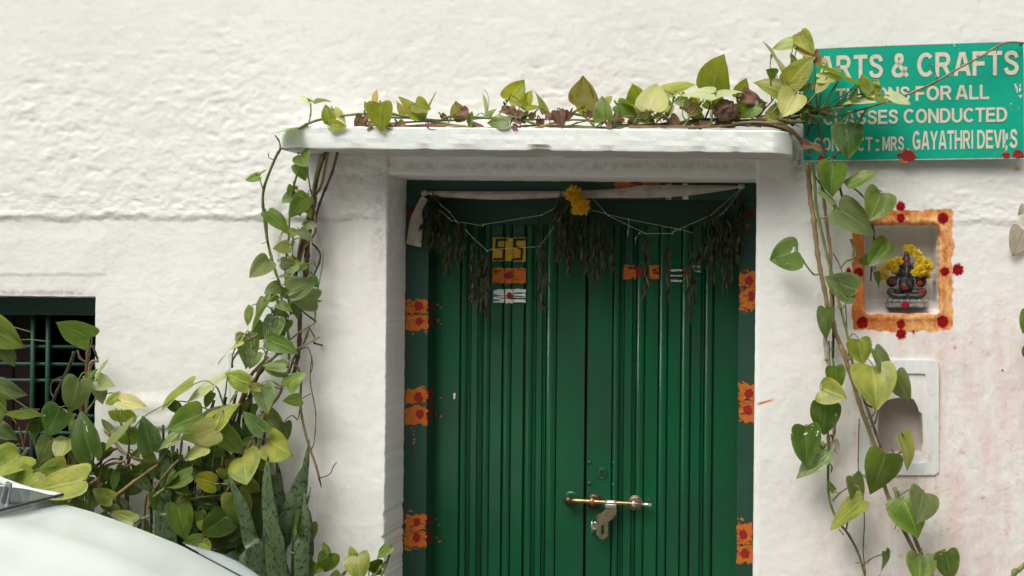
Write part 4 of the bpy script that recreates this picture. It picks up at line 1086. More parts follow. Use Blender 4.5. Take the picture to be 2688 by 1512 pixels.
for i, (a, b, do, r_) in enumerate(gp):
    bloom('bloom', sp(a, b, do), r_ * kk * 1.05, (random.uniform(-.5, .5), -1, random.uniform(-.3, .7)), M['petal2'], ga, 200 + i, 4, .13)
mesh('garland_thread', *tubeg([sp(a, b, do - .002) for a, b, do in ((905, 850, .012), (935, 790, .012), (1005, 740, .014), (1060, 660, .008), (1110, 620, .002), (1190, 680, .012), (1250, 740, .02), (1268, 830, .014))], .0008, n=4, seg=5), M['stem_tan'], ga, sp(905, 850, .01))

# ================================================================== DOOR HANGINGS
M['cloth'] = simple('tied_cloth', (.42, .37, .30), .9, 0, .25, 25, .0015, 150)
M['thread'] = simple('white_thread', (.46, .44, .37), .8, 0, .1)
cl = thing('cloth_strip', 'off white cloth strip tied across the top of the green door frame', 'cloth', D3(900, 240, -.13))
def ribbon(name, upper, lower, o0, parent, mat, sag=.012, n=10, org=None):
    up = catmull([Vector((a, 0, b)) for a, b in upper], 6); lo = catmull([Vector((a, 0, b)) for a, b in lower], 6)
    V = []; F = []; m_ = 6
    sh_ = org
    for i in range(len(up)):
        for j in range(m_):
            f = j / (m_ - 1); p = up[i].lerp(lo[min(i, len(lo) - 1)], f)
            V.append(sh_(p.x, p.z, o0 + sag * math.sin(math.pi * f) + .002 * math.sin(i * 1.3 + j * 2)))
            if i and j:
                o = i * m_ + j; F.append((o - m_ - 1, o - 1, o, o - m_))
    return mesh(name, V, F, mat, parent, V[0])
ribbon('cloth_band', [(262, 222), (380, 212), (880, 214), (1480, 212), (1560, 212), (2000, 190), (2230, 160), (2580, 158), (2990, 160), (3110, 165)],
       [(270, 236), (400, 262), (900, 290), (1480, 272), (1560, 280), (2000, 275), (2300, 275), (2640, 255), (2990, 205), (3110, 182)], -.150, cl, M['cloth'], org=D3)
ribbon('cloth_tail', [(232, 250), (180, 350), (125, 480), (92, 690)], [(285, 290), (235, 400), (242, 500), (225, 722)], -.148, cl, M['cloth'], .004, org=D3)
for (a, b, s_) in ((258, 232, 1), (3125, 172, 2)):
    q = D3(a, b, -.145); V, F = ballg(q.x, q.y, q.z, .012, .010, .010, 12, 8)
    V = [(x + random.uniform(-.002, .002), y + random.uniform(-.002, .002), z + random.uniform(-.002, .002)) for x, y, z in V]
    mesh('knot', V, F, M['cloth'], cl, q)
to = thing('leaf_garland', 'dried leaf garland of dark bunches on white thread across the door', 'garland', D3(1500, 300, -.14))
X4 = 1379.3   # D4 = D3 shifted
def T(pts, r_=.0009):
    P = [D3(a, b, -.128 + random.uniform(-.006, .006)) for a, b in pts]
    V, F = tubeg(P, r_, n=1 if len(P) > 2 else 3, seg=5)
    mesh('thread', V, F, M['thread'], to, P[0])
    for p in P[1:-1]:
        mesh('thread_knot', *ballg(p.x, p.y, p.z, .0026, nu=6, nv=4), M['thread'], to, p)
T([(385, 320), (480, 400), (540, 480), (575, 522)]); T([(390, 385), (480, 460), (500, 480), (785, 527), (790, 515), (1315, 430), (1400, 385), (1452, 358)])
T([(625, 560), (700, 640), (825, 755), (860, 740), (1300, 714), (1495, 440), (1560, 330)])
s4 = lambda L: [(q[0] + X4, *q[1:]) for q in L]
T(s4([(330, 200), (540, 435), (880, 597), (1122, 597), (1130, 580), (1470, 430), (1745, 190)])); T(s4([(390, 385), (515, 415), (540, 428), (725, 468), (1150, 552), (1305, 590)]))
T(s4([(1475, 490), (1580, 410), (1610, 380), (1750, 190)])); T(s4([(725, 470), (728, 530), (718, 580), (715, 632)]), .0009); T(s4([(860, 590), (820, 595), (790, 640), (785, 690)]), .0005)
M['bunch'] = simple('dried_dark_leaf', (.026, .026, .008), .8, 0, .6, 60); M['bunch2'] = simple('dried_olive_leaf', (.075, .075, .014), .7, 0, .4, 60)
def bunch(a, b0, b1, wd, seed, o=-.135):
    """a bunch of thin drooping leaves, mostly dark with a few olive ones"""
    r = random.Random(seed); V = []; F = []; mi = []
    n = int((b1 - b0) * wd / 620)
    top_ = D3(a, b0, o)
    for k in range(n):
        f = r.random() ** .8; env = math.sin(math.pi * min(1, .14 + f * .86)) ** .6
        x = a + r.gauss(0, .30) * wd * env; y = b0 + (b1 - b0) * f * .9
        p = D3(x, y, o + r.uniform(-.018, .018)); L = r.uniform(.022, .05); w_ = r.uniform(.002, .0048)
        d = Vector((r.gauss(0, .25), r.gauss(0, .2), -1)).normalized(); s_ = Vector((math.cos(r.uniform(0, 3.14)), math.sin(r.uniform(0, 3.14)), 0))
        o_ = len(V); m_i = 1 if r.random() < .10 else 0
        for (t_, ww) in ((0, .1), (.3, 1), (.65, .8), (1, .05)):
            q = p + d * L * t_ + Vector((0, 0, 0)); V += [q - s_ * w_ * ww, q + d.cross(s_) * w_ * .4 * ww, q + s_ * w_ * ww]
        for j in range(3):
            for i in (0, 1): F.append((o_ + j * 3 + i, o_ + j * 3 + i + 1, o_ + j * 3 + 4 + i, o_ + j * 3 + 3 + i)); mi.append(m_i)
    st = tubeg([D3(a, b0 - 10, o), D3(a + r.uniform(-8, 8), (b0 + b1) / 2, o), D3(a + r.uniform(-10, 10), b1 - 30, o)], .0016, n=3, seg=5)
    o_ = len(V); V += st[0]; F += [tuple(i + o_ for i in f) for f in st[1]]; mi += [0] * len(st[1])
    mesh('leaf_bunch', V, F, [M['bunch'], M['bunch2']], to, top_, True, mi)
for i, (a, b0, b1, wd) in enumerate([(330, 215, 720, 100), (285, 330, 700, 70), (400, 330, 760, 110), (470, 440, 960, 85), (560, 480, 900, 70), (600, 500, 760, 60), (700, 600, 1210, 85), (770, 740, 1300, 90), (820, 760, 1380, 40), (1320, 690, 1300, 85), (1300, 300, 740, 30),
        (1490, 215, 560, 90), (1500, 300, 830, 85), (1555, 330, 980, 90), (1600, 420, 880, 80)] + s4([(300, 440, 820, 70), (345, 430, 990, 42), (430, 440, 1090, 95), (510, 480, 900, 85), (570, 600, 900, 60), (150, 430, 780, 80), (90, 500, 860, 50), (880, 600, 1180, 60), (1080, 600, 1190, 52), (1290, 600, 1400, 70),
        (1460, 340, 900, 100), (1540, 350, 800, 90), (1600, 360, 1130, 95), (1700, 280, 860, 80), (1740, 200, 620, 70), (1500, 820, 980, 40), (1660, 600, 1000, 60), (1380, 560, 900, 55)])):
    bunch(a, b0, b1, wd, 300 + i)
mg = thing('marigold_pair', 'pair of bright yellow marigolds hanging at the top of the door', 'flowers', D4(260, 290, -.11))
bloom('bloom', D4(228, 238, -.120), .0315, (-.2, -1, .25), M['petal'], mg, 11, 6, .12); bloom('bloom', D4(300, 352, -.108), .0325, (.15, -1, -.05), M['petal'], mg, 12, 6, .12)
bloom('bloom', D4(262, 300, -.113), .027, (0, -1, .1), M['petal'], mg, 14, 6, .12); bloom('bloom', D4(240, 395, -.118), .016, (-.5, -1, -.8), M['petal'], mg, 13, 3, .14)
p = D4(255, 180, -.13); mesh('flower_stalk', *tubeg([p, D4(240, 240, -.13), D4(300, 350, -.118)], .002, n=4, seg=6), M['stem_dark'], mg, p)
# ================================================================== THE WHITE CAR
def car_paint():
    m, t, b = NT('white_car_paint'); g = G(t); W = g.n('ShaderNodeNewGeometry').outputs['Position']
    g.l(g.mix(g.ramp(g.noise(W, 2.5, 4), .35, .65), (.655, .715, .69), (.71, .76, .735)), b.inputs['Base Color'])
    b.inputs['Roughness'].default_value = .42; b.inputs['Coat Weight'].default_value = .6; b.inputs['Coat Roughness'].default_value = .12
    g.l(g.bump(g.noise(W, 400, 2), .05, .0006), b.inputs['Normal']); return m
M['car'] = car_paint()
def glass_mat(name, col, rough=.03, alpha=1.0):
    m, t, b = NT(name); b.inputs['Base Color'].default_value = (*col, 1); b.inputs['Roughness'].default_value = rough
    b.inputs['Specular IOR Level'].default_value = .8; b.inputs['Transmission Weight'].default_value = alpha; b.inputs['IOR'].default_value = 1.25
    return m
M['glass'] = glass_mat('windscreen_glass', (.62, .70, .70), .04, .8); M['lamp'] = glass_mat('headlight_lens', (.72, .80, .80), .10, .5)
M['frit'] = simple('black_seal', (.035, .04, .042), .45); M['dash'] = simple('dashboard_grey', (.20, .19, .17), .8, 0, .2, 20)
M['tyre'] = simple('tyre_rubber', (.02, .02, .02), .8); M['rim'] = simple('wheel_rim', (.45, .46, .47), .35, .8); M['greyp'] = simple('grey_plastic', (.20, .215, .225), .5, 0, .25, 60)
FAR, NEAR = .55, 2.15
car = thing('parked_car', 'white parked car showing its bonnet, windscreen corner and headlight below the creeper', 'car', (-1.9, -(FAR + NEAR) / 2, 0))
E = [KC(a, b, FAR) for a, b in ((638, 446), (860, 505), (1090, 583), (1450, 718), (1750, 840), (1950, 945), (2150, 1050), (2330, 1148))]
ex = [(p.x, p.z) for p in E]
x_, z_ = ex[-1]
ex += [(x_ + .12, z_ - .055), (x_ + .23, z_ - .12), (x_ + .31, z_ - .20)]
def zedge(x):
    if x <= ex[0][0]: return ex[0][1] + (ex[0][0] - x) * .12
    for (a, b), (c2, d2) in zip(ex[:-1], ex[1:]):
        if x <= c2: return b + (d2 - b) * (x - a) / (c2 - a)
    return ex[-1][1] - (x - ex[-1][0]) * 1.5
X0 = ex[0][0]; X1 = ex[-1][0]
V = []; F = []; nx2, nt_ = 46, 32
for i in range(nx2 + 1):
    f = i / nx2
    for j in range(nt_ + 1):
        t_ = j / nt_; q = abs(2 * t_ - 1)
        xr = X0 + (X1 - X0 + .16 * (1 - q ** 2.2)) * f - .0 * (1 - f)
        xx = X0 + (X1 - X0) * f
        zc = zedge(xx) + .020 * (1 - q ** 2.4) * (.55 + .45 * (1 - f)) + .012 * math.exp(-((q - .62) / .08) ** 2) * (1 - f)
        if f > .9: zc -= (f - .9) * .25
        edge_drop = .004 * sst(.985, 1.0, np.float64(q))
        V.append((xr, -(FAR + (NEAR - FAR) * t_), zc - edge_drop))
        if i and j:
            o = i * (nt_ + 1) + j; F.append((o - nt_ - 2, o - 1, o, o - nt_ - 1)[::-1])
mesh('bonnet', V, F, M['car'], car, V[0])
# flanks, nose and tail: one lofted shell
st = [(-3.95, .55), (-3.9, .80), (-3.7, .98), (-3.2, 1.02), (-2.4, 1.04), (-1.6, 1.06), (-1.25, 1.07)] + [(x, z) for x, z in ex[::2]] + [(X1 + .06, .50), (X1 + .10, .36)]
V = []; F = []; rows_ = 9; K_ = len(st)
for i, (x, zt) in enumerate(st):
    pin = .10 * max(0, (x - (X1 - .25)) / .35) ** 2 + .10 * max(0, (-3.7 - x) / .25) ** 2
    for side in (0, 1):
        for j in range(rows_):
            f = j / (rows_ - 1); z = .22 + (zt - .006 - .22) * f
            bul = .045 * math.sin(math.pi * min(1, f * .95)) - .02 + .02 * (1 - (1 - f) ** 2)
            o = FAR - bul + pin if side == 0 else NEAR + bul - pin
            if j == rows_ - 1: o = FAR + .002 + pin * .3 if side == 0 else NEAR - .002 - pin * .3
            V.append((x, -o, z))
n2 = 2 * rows_
for i in range(1, K_):
    for side in (0, 1):
        for j in range(1, rows_):
            o = i * n2 + side * rows_ + j; q = (o - n2 - 1, o - n2, o, o - 1); F.append(q if side else q[::-1])
for i in (0, K_ - 1):
    for j in range(1, rows_):
        o = i * n2 + j; q = (o - 1, o, o + rows_, o + rows_ - 1); F.append(q if i else q[::-1])
for i in range(1, K_): o = i * n2; F.append((o - n2, o, o + rows_, o - n2 + rows_))
mesh('body_shell', V, F, M['car'], car, V[0])
# greenhouse
GH = [(X0 + .0, 1.068, .02), (X0 - .15, 1.105, .035), (X0 - .50, 1.30, .12), (X0 - .86, 1.47, .20), (-2.4, 1.525, .215), (-3.1, 1.50, .21), (-3.45, 1.40, .17), (-3.72, 1.02, .06)]
def gpt(i, side, dz=0.0, din=0.0):
    x, z, ins = GH[i]; o = FAR + ins + din if side == 0 else NEAR - ins - din
    return Vector((x, -o, z + dz))
V = []; F = []; nw = 8
for i in range(len(GH)):
    for k in range(nw + 1):
        f = k / nw; a = gpt(i, 0); b = gpt(i, 1); p = a.lerp(b, f); p.z += .016 * math.sin(math.pi * f); p.x += (.10 if i < 3 else 0) * math.sin(math.pi * f) * (0 if i == 0 else .3)
        V.append(p)
def patch(i0, i1, nm, mat, du=0.0):
    vv = []; ff = []; m_ = nw + 1
    for i in range(i0, i1 + 1):
        for k in range(m_): p = V[i * m_ + k].copy(); p.z += du; vv.append(p)
    for i in range(i1 - i0):
        for k in range(nw): o = i * m_ + k; ff.append((o, o + 1, o + m_ + 1, o + m_))
    return mesh(nm, vv, ff, mat, car, vv[0])
wsg = patch(0, 3, 'windscreen', M['glass']); patch(3, 5, 'roof', M['car']); patch(5, 7, 'rear_window', M['frit'])
# windscreen seal and far pillar following the glass edge
for side in (0, 1):
    P = [gpt(i, side) for i in range(4)]
    mesh('windscreen_pillar', *tubeg([p + Vector((0, (.004 if side == 0 else -.004), .0)) for p in P], .007, .026, n=6, seg=8), M['car'], car, P[0])
    P2 = [p + Vector((-.004, -.016 if side == 0 else .016, .001)) for p in P]
    mesh('windscreen_seal', *tubeg(P2, .004, n=6, seg=6), M['frit'], wsg, P2[0])
    Q = [gpt(i, side) for i in range(3, 8)]; base = [Vector((p.x, -(FAR + .01) if side == 0 else -(NEAR - .01), 1.04 if k < 4 else 1.0)) for k, p in enumerate([gpt(i, side) for i in range(1, 8)])]
    top_ = [gpt(i, side) for i in range(1, 8)]
    vv = top_ + base; nn = len(top_); ff = [(i, i + 1, nn + i + 1, nn + i) if side == 0 else (i, nn + i, nn + i + 1, i + 1) for i in range(nn - 1)]
    mesh('side_window', vv, ff, M['frit'], car, vv[0], False)
    mesh('roof_rail', *tubeg([p + Vector((0, 0, .002)) for p in Q], .022, n=5, seg=8), M['car'], car, Q[0])
bs = [V[k].copy() + Vector((.004, 0, .005)) for k in range(nw + 1)]
mesh('windscreen_seal', *tubeg(bs, .004, n=4, seg=6), M['frit'], wsg, bs[0])
dv = [Vector((X0 - .06, -(FAR + .05), 1.045)), Vector((X0 - .06, -(NEAR - .05), 1.045)), Vector((X0 - .95, -(NEAR - .08), 1.04)), Vector((X0 - .95, -(FAR + .08), 1.04)), Vector((X0 - .95, -(NEAR - .08), .8)), Vector((X0 - .95, -(FAR + .08), .8))]
mesh('dashboard', dv, [(0, 1, 2, 3), (3, 2, 4, 5)], M['dash'], car, dv[0], False)
# printed black band inside the lower glass
fb = []; ff = []
for k in range(nw + 1):
    for d in (0, .10, .12):
        f = min(1, d / .155); p = V[k].lerp(V[nw + 1 + k], f); fb.append(p + Vector((0, 0, -.004)))
ww_ = [(k * 3 + j, (k + 1) * 3 + j, (k + 1) * 3 + j + 1, k * 3 + j + 1) for k in range(nw) for j in (0,)]
bandv = []
for k in range(25):
    f = k / 24; p = V[0].lerp(V[nw], f); p.z += .016 * math.sin(math.pi * f) - .002
    wdt = .035 + .11 * math.exp(-f * 16) + .11 * math.exp(-(1 - f) * 16)
    bandv += [p + Vector((-.006, 0, 0)), p + Vector((-wdt, 0, wdt * .24))]
mesh('glass_band', bandv, [(2 * k, 2 * k + 1, 2 * k + 3, 2 * k + 2) for k in range(24)], simple('smoked_band', (.12, .145, .155), .3), wsg, bandv[0])
# small grey holder standing on the windscreen corner
hq = [KC(a, b, .74) for a, b in ((58, 238), (105, 262), (72, 466), (-30, 492))]
hv = hq + [p + Vector((-.004, .012, 0)) for p in hq]
mesh('wiper_holder', hv, [(0, 1, 2, 3), (7, 6, 5, 4), (0, 4, 5, 1), (1, 5, 6, 2), (2, 6, 7, 3), (3, 7, 4, 0)], M['greyp'], car, hv[0], False)
hs2 = [KC(a, b, .7425) for a, b in ((48, 275), (78, 290), (40, 440), (4, 450))]
mesh('holder_slot', hs2, [(0, 1, 2, 3)], M['frit'], car, hs2[0], False)
# headlights
inner = [(1795, 858), (1900, 915), (2000, 975), (2100, 1027), (2200, 1080), (2330, 1148), (2480, 1230)]
outer = [(1795, 858), (1900, 872), (2030, 898), (2160, 938), (2300, 1004), (2440, 1090), (2600, 1215)]
for side in (0, 1):
    V2 = []; F2 = []
    for i, ((a, b), (a2, b2)) in enumerate(zip(inner, outer)):
        p = KC(a, b, FAR + .004); q = KC(a2, b2, FAR - .055); low = q + Vector((.02, .006, -.13 * min(1, i / 3)))
        for j, r_ in enumerate((p + Vector((0, 0, .002)), p.lerp(q, .35) + Vector((0, 0, .006)), p.lerp(q, .7) + Vector((0, 0, .006)), q, q.lerp(low, .5) + Vector((0, .008, 0)), low)):
            v = r_.copy()
            if side: v.y = -(NEAR + (-v.y * -1 + -(-FAR)) * 0) - (FAR + v.y) * 1 if False else -(NEAR + FAR) - v.y
            V2.append(v)
            if i and j: o = i * 6 + j; qd = (o - 7, o - 1, o, o - 6); F2.append(qd if side == 0 else qd[::-1])
    hl = mesh('headlight', V2, F2, M['lamp'], car, V2[0])
    Vb = [v + Vector((-.01, (.03 if side else -.03), -.02)) for v in V2]
    mesh('reflector', Vb, F2, simple('lamp_bowl', (.60, .66, .66), .25, .6), hl, Vb[0])
def wheel(x, y, side):
    V, F = [], []
    prof = [(.20, -.09), (.27, -.10), (.295, -.07), (.30, 0), (.295, .07), (.27, .10), (.20, .09)]; n = 28
    for k in range(n):
        a = 2 * math.pi * k / n
        for r_, d in prof: V.append((x + r_ * math.cos(a), y + d, .30 + r_ * math.sin(a)))
    for k in range(n):
        for j in range(6): F.append((k * 7 + j, ((k + 1) % n) * 7 + j, ((k + 1) % n) * 7 + j + 1, k * 7 + j + 1))
    wh = mesh('wheel', V, F, M['tyre'], car, (x, y, .3))
    V, F = cat_merge([discg(Vector((x, y + .06, .3)), .205, .05, 28, .02)] + [boxg(x - .018, x + .018, y - .085, y + .07, .3, .49, .004)] + [discg(Vector((x, y - .01, .3)), .05, .05, 16, .01)])
    mesh('rim', V, F, M['rim'], wh, (x, y, .3))
for x in (-.72, -3.1):
    for y in (-(FAR + .10), -(NEAR - .10)): wheel(x, y, 0)
# ================================================================== PLANTS
NROW = [(0.0, 0.0, 0.0), (.02, .10, -.045), (.05, .24, -.095), (.10, .38, -.09), (.17, .47, -.02), (.27, .505, .12), (.40, .505, .28), (.53, .465, .45), (.66, .385, .62), (.79, .27, .78), (.91, .125, .92), (1.0, .0, 1.04)]
LEAF_N = 0
STEMS = {}
def leaf(parent, sh, e, dflt, r):
    """e: 'nx ny tx ty width colour [out cm] [fN fold] [sN stalk]' ; nx,ny = where the stalk joins, tx,ty = tip"""
    tk = e.split(); nx_, ny_, tx_, ty_, w_ = map(float, tk[:5]); colk = tk[5]
    o = dflt; fold = None; st = None; curl = None; under = False
    for q in tk[6:]:
        if q[0] == 'f': fold = float(q[1:])
        elif q[0] == 'c': curl = float(q[1:])
        elif q[0] == 's': st = tuple(float(z) for z in q[1:].split(','))
        elif q == 'n': st = 'none'
        else: o = float(q) / 100
    o += r.uniform(-.008, .008)
    k = CROPK[sh] / PXM * (CAM_D - o) / CAM_D
    N = sh(nx_, ny_, o); T0 = sh(tx_, ty_, o); vis = (T0 - N).length; wv = w_ * k
    Lt = max(vis, wv * 1.12)
    A = T0 - N
    if Lt > vis * 1.02: A = A + Vector((0, -math.sqrt(Lt * Lt - vis * vis), 0)) * (1 if r.random() < .85 or colk in 'b' else -1)
    L = A.length; A.normalize()
    wt = max(wv, L * .62)
    turn = math.acos(max(.30, min(1, wv / wt))); wt = wv / math.cos(turn) if wv < wt else wt
    view = Vector((0, -1, 0)); B = A.cross(view); B.normalize(); n0 = B.cross(A)          # n0 towards the viewer
    if n0.y > 0: n0 = -n0; B = -B
    # roll about the midrib, leaning the upper face to the light
    sgn2 = 1 if (n0.z * math.cos(turn) + B.z * math.sin(turn)) > (n0.z * math.cos(turn) - B.z * math.sin(turn)) else -1
    turn += R(r.uniform(3, 14))
    n_ = n0 * math.cos(turn) + B * math.sin(turn) * sgn2; Bt = B * math.cos(turn) - n0 * math.sin(turn) * sgn2
    wt *= (1.05 if parent.name in ('pothos_creeper', 'pothos_bush') else 1.14); tws = r.uniform(-.55, .55)
    fold = r.uniform(.08, .36) if fold is None else fold
    curl = r.uniform(-.05, .30) if curl is None else curl
    wave = r.uniform(.01, .035); ph = r.uniform(0, 6.28); asym = r.uniform(-.05, .05); bend = r.uniform(-.06, .06)
    if colk == 'b': wave *= 4; fold *= 1.8
    us = (-1, -.78, -.42, 0, .42, .78, 1)
    V = []; UV = []; F = []
    for i, (rv, ow, ov) in enumerate(NROW):
        for u_ in us:
            au = abs(u_); y = rv + (ov - rv) * au ** 1.25
            x = ow * (au ** .9) * (1 if u_ > 0 else -1) * (1 + asym * (1 if u_ > 0 else -1)) if au else 0
            xx = x + bend * y * y * .8
            h = fold * abs(x) - .34 * fold * abs(x) ** 2 * 1.6 - curl * max(0, y) ** 2 * (L / wt) - .10 * (abs(x) * 2) ** 2 * fold + wave * au * math.sin(ph + y * 8 + (2 if u_ > 0 else 0))
            ca_, sa_ = math.cos(tws * y), math.sin(tws * y); xx, h = xx * ca_ - h * sa_, xx * sa_ + h * ca_
            V.append(N + A * (y * L) + Bt * (xx * wt) + n_ * (h * wt)); UV.append((u_, max(0, min(1, y))))
    m_ = len(us)
    for i in range(1, len(NROW)):
        for j in range(1, m_):
            q = i * m_ + j; F.append((q - m_ - 1, q - 1, q, q - m_))
    mi = [0] * len(F)
    # stalk
    if st != 'none':
        root = None
        if st: root = sh(st[0], st[1], max(.005, o - .03))
        else:
            best = 1e9
            for p in STEMS.get(parent, []):
                d = (p - N).length
                if d < best: best, root = d, p
            if root is not None and best > .16: root = N + (root - N).normalized() * .12 + Vector((0, .02, 0))
        if root is not None and (root - N).length > .006:
            mid = (root + N) / 2 - A * .012 + n_ * .010 + Vector((0, 0, .006))
            tv, tf = tubeg([root, mid, N - A * .006 + n_ * .002, N + A * .02 * L / .1 * .3], .0021, .0015, n=4, seg=5)
            o_ = len(V); V += tv; UV += [(0, 0)] * len(tv); F += [tuple(a + o_ for a in f) for f in tf]; mi += [1] * len(tf)
    ob = mesh('leaf', V, F, [LM[colk], M['stem_green'] if colk not in 'bt' else M['stem_brown']], parent, N, True, mi, UV)
    if colk == 'b': ob['label'] = 'withered brown leaf'
    if colk == 't': ob['label'] = 'dried tan leaf'
    return ob
def leaves(parent, sh, dflt, txt, seed):
    r = random.Random(seed)
    for ln in txt.strip().split('\n'):
        for e in ln.split(';'):
            if e.strip(): leaf(parent, sh, e.strip(), dflt / 100, r)
def stem(parent, sh, pts, r_mm, mat, o=4, r1=None, name='stem', node=.055):
    """pts: 'x y[,out cm] ...'"""
    P = []
    for q in pts.split():
        w_ = q.split(','); oo = (float(w_[2]) if len(w_) > 2 else o) / 100
        P.append(sh(float(w_[0]), float(w_[1]), oo))
    V, F = tubeg(P, r_mm / 1000, (r1 or r_mm * .85) / 1000, n=7, seg=8, node=node, wob=.05)
    STEMS.setdefault(parent, []).extend(catmull(P, 8))
    return mesh(name, V, F, M['stem_' + mat], parent, P[0])
def base(name, label, loc, cat='climbing plant'): return thing(name, label, cat, loc)

# ---------------------------------------------------------------- creeper hanging and climbing left of the door
cr = base('pothos_creeper', 'green creeper hanging from the canopy down the white wall left of the door', (-.72, -.06, 0))
S = lambda *a, **k: stem(cr, *a, **k)
S(KG, '475,25,17 435,100,12 365,300,6 375,500 400,650 440,800 470,890 490,1050 520,1180,6 530,1300,7 518,1449,8', 4.2, 'green')
S(KB, '910,-10,8 870,170,9 840,250,9 750,370,10 680,510,11 610,650,12 570,770,13 500,880,13 440,938,12', 4.6, 'tan')
S(KG, '598,120,15 545,320,8 530,480,6 525,620,6 505,760,6 512,900 540,1080', 3.2, 'green')
S(KG, '760,50,10 715,180,5 670,400,4 625,600,4 590,740,4 560,900', 5.0, 'brown', 4)
S(KG, '775,50,10 735,250,5 690,340,4 665,500,4 610,690,4 560,830', 4.4, 'tan', 4)
S(KG, '835,50,10 800,180,6 742,320,5 700,450,5 690,560,4 620,660,3', 4.2, 'brown', 4)
S(KG, '742,60,10 700,210,6 682,340,4 640,480,4 600,640,4 578,780,4', 4.0, 'green', 4)
S(KG, '725,60,10 690,230,5 660,400,4 610,560,4 585,700,5', 3.6, 'grey', 4)
S(KG, '690,330 665,480 645,640 640,780 625,860', 9.0, 'brown', 2.2)
S(KG, '640,140,12 658,250,8 690,400,6 705,560,6 745,700,5 720,870,5 700,960', 2.3, 'grey')
S(KG, '675,625,4 722,680,6 722,740,6 685,830,5', 3.2, 'dark')
S(KG, '598,1080 590,1300 560,1449', 7, 'brown', 2.5)
S(KG, '720,1220,9 630,1268,8 540,1315,8', 2.8, 'green'); S(KG, '690,1132,8 600,1185,7 520,1250,6', 3, 'green'); S(KG, '545,985,8 620,1060,8 700,1122,8', 3, 'dark')
S(KG, '705,960,5 695,1060,7 690,1140,7', 2.6, 'green'); S(KG, '655,1165,5 620,1262,5 560,1350,5 530,1449', 3, 'brown'); S(KG, '655,1160 690,1220 680,1250', 2, 'brown')
S(KG, '605,1295,4 650,1290,6 678,1390,5 665,1449,5', 1.6, 'brown'); S(KB, '1062,-10,5 1050,150 1087,370 1075,560 1055,608', 1.6, 'brown')
S(KG, '330,1205,8 260,1245,9 200,1320,9 170,1370,9 168,1412,8', 3.4, 'tan'); S(KG, '205,1250,11 175,1320,10 165,1380,9', 2.1, 'green'); S(KG, '395,1290,9 365,1380,9 325,1449,9', 3.0, 'green')
S(KG, '540,1260,3 460,1325,5 380,1390,6 300,1440,7', 5.2, 'tan'); S(KG, '440,1090,7 470,1150,8 500,1200,6', 2.2, 'green'); S(KG, '460,990 440,1080 410,1160', 3, 'dark')
S(KG, '398,52,17 400,80,16 430,95,15', 1.3, 'brown'); S(KG, '345,205,8 350,240,8 362,280,7', 1.8, 'green')
S(KG, '385,460,5 392,600,5 400,640,4.5', 3.0, 'brown'); S(KG, '355,630,7 380,618,6 392,605,5', 1.1, 'brown')
S(KG, '560,600 600,590 620,600', 1.8, 'green', 6); S(KG, '640,560,5 600,640,5 585,760,5 600,800', 3.5, 'brown'); S(KG, '700,470,4 690,560,5 670,600,6 620,660,6', 3, 'tan')
S(KB, '930,20,5 985,110,6 985,300,6 1000,420,6 1040,580,6 1080,690,6 1112,800,6', 4.2, 'tan'); S(KB, '1108,795,6 1125,860,5', 3.6, 'brown', 5, 1.0)
S(KB, '1120,797,6 1180,772,8 1205,720,9 1228,690,9', 1.8, 'green'); S(KB, '985,300 975,380 965,410', 1.8, 'brown', 6)
S(KB, '800,0 700,120 640,200 590,330 560,450', 5.5, 'brown', 4); S(KB, '770,-10 660,110 600,250 540,420 480,640', 5, 'tan', 6); S(KB, '740,40 690,150 620,330 600,520 560,700', 5, 'dark', 3)
S(KB, '620,230 655,300 660,345', 2.6, 'brown', 10); S(KB, '435,200 460,270 475,330', 2.6, 'green', 14); S(KB, '492,190 485,240 470,290', 2.6, 'green', 14)
S(KB, '460,600 465,700 462,770', 2.8, 'green', 12); S(KB, '440,570 410,640 395,740', 3, 'green', 12); S(KB, '705,520,12 700,610,12 688,695,12', 3.2, 'green'); S(KB, '690,690 700,750 720,800', 2.2, 'brown', 11)
S(KB, '240,940 350,922 480,912', 3, 'green', 13); S(KB, '410,836 460,838 510,842', 3, 'green', 13); S(KB, '240,915 300,885 330,868', 3.2, 'tan', 13); S(KB, '280,945 330,915 355,872', 2.2, 'tan', 13)
S(KB, '440,1000,13 425,1090,13 370,1215,13', 4.2, 'brown'); S(KB, '430,780 410,880 440,938 490,930', 3.2, 'brown', 12)
S(KB, '175,675 90,770 0,890', 3.6, 'tan', 15); S(KB, '90,868 50,890 5,925', 4.4, 'green', 16); S(KB, '270,700 240,790 210,860', 3.2, 'green', 14)
S(KB, '590,600 580,760 560,900', 3.5, 'dark', 9); S(KB, '800,300 760,380 700,400', 1.5, 'brown', 8); S(KB, '1000,265 1055,235', 1.6, 'green', 10)
S(KB, '770,1120,14 850,1270,14 915,1449,14 960,1560,14', 3.4, 'green'); S(KB, '815,1255 870,1262 945,1298 980,1262 985,1230', 2.0, 'green', 15); S(KB, '860,1262 880,1225', 1.2, 'grey', 15.5)
for k, (a, m_, o_) in enumerate(((560, 'brown', 5), (610, 'dark', 6), (500, 'brown', 7), (650, 'tan', 4), (430, 'dark', 8), (350, 'brown', 8), (700, 'brown', 5))):
    S(KB, f'{a+60},{180+k*20} {a+10},{480} {a-20},{800} {a},{1100} {a-30},{1700}', 4.5, m_, o_)
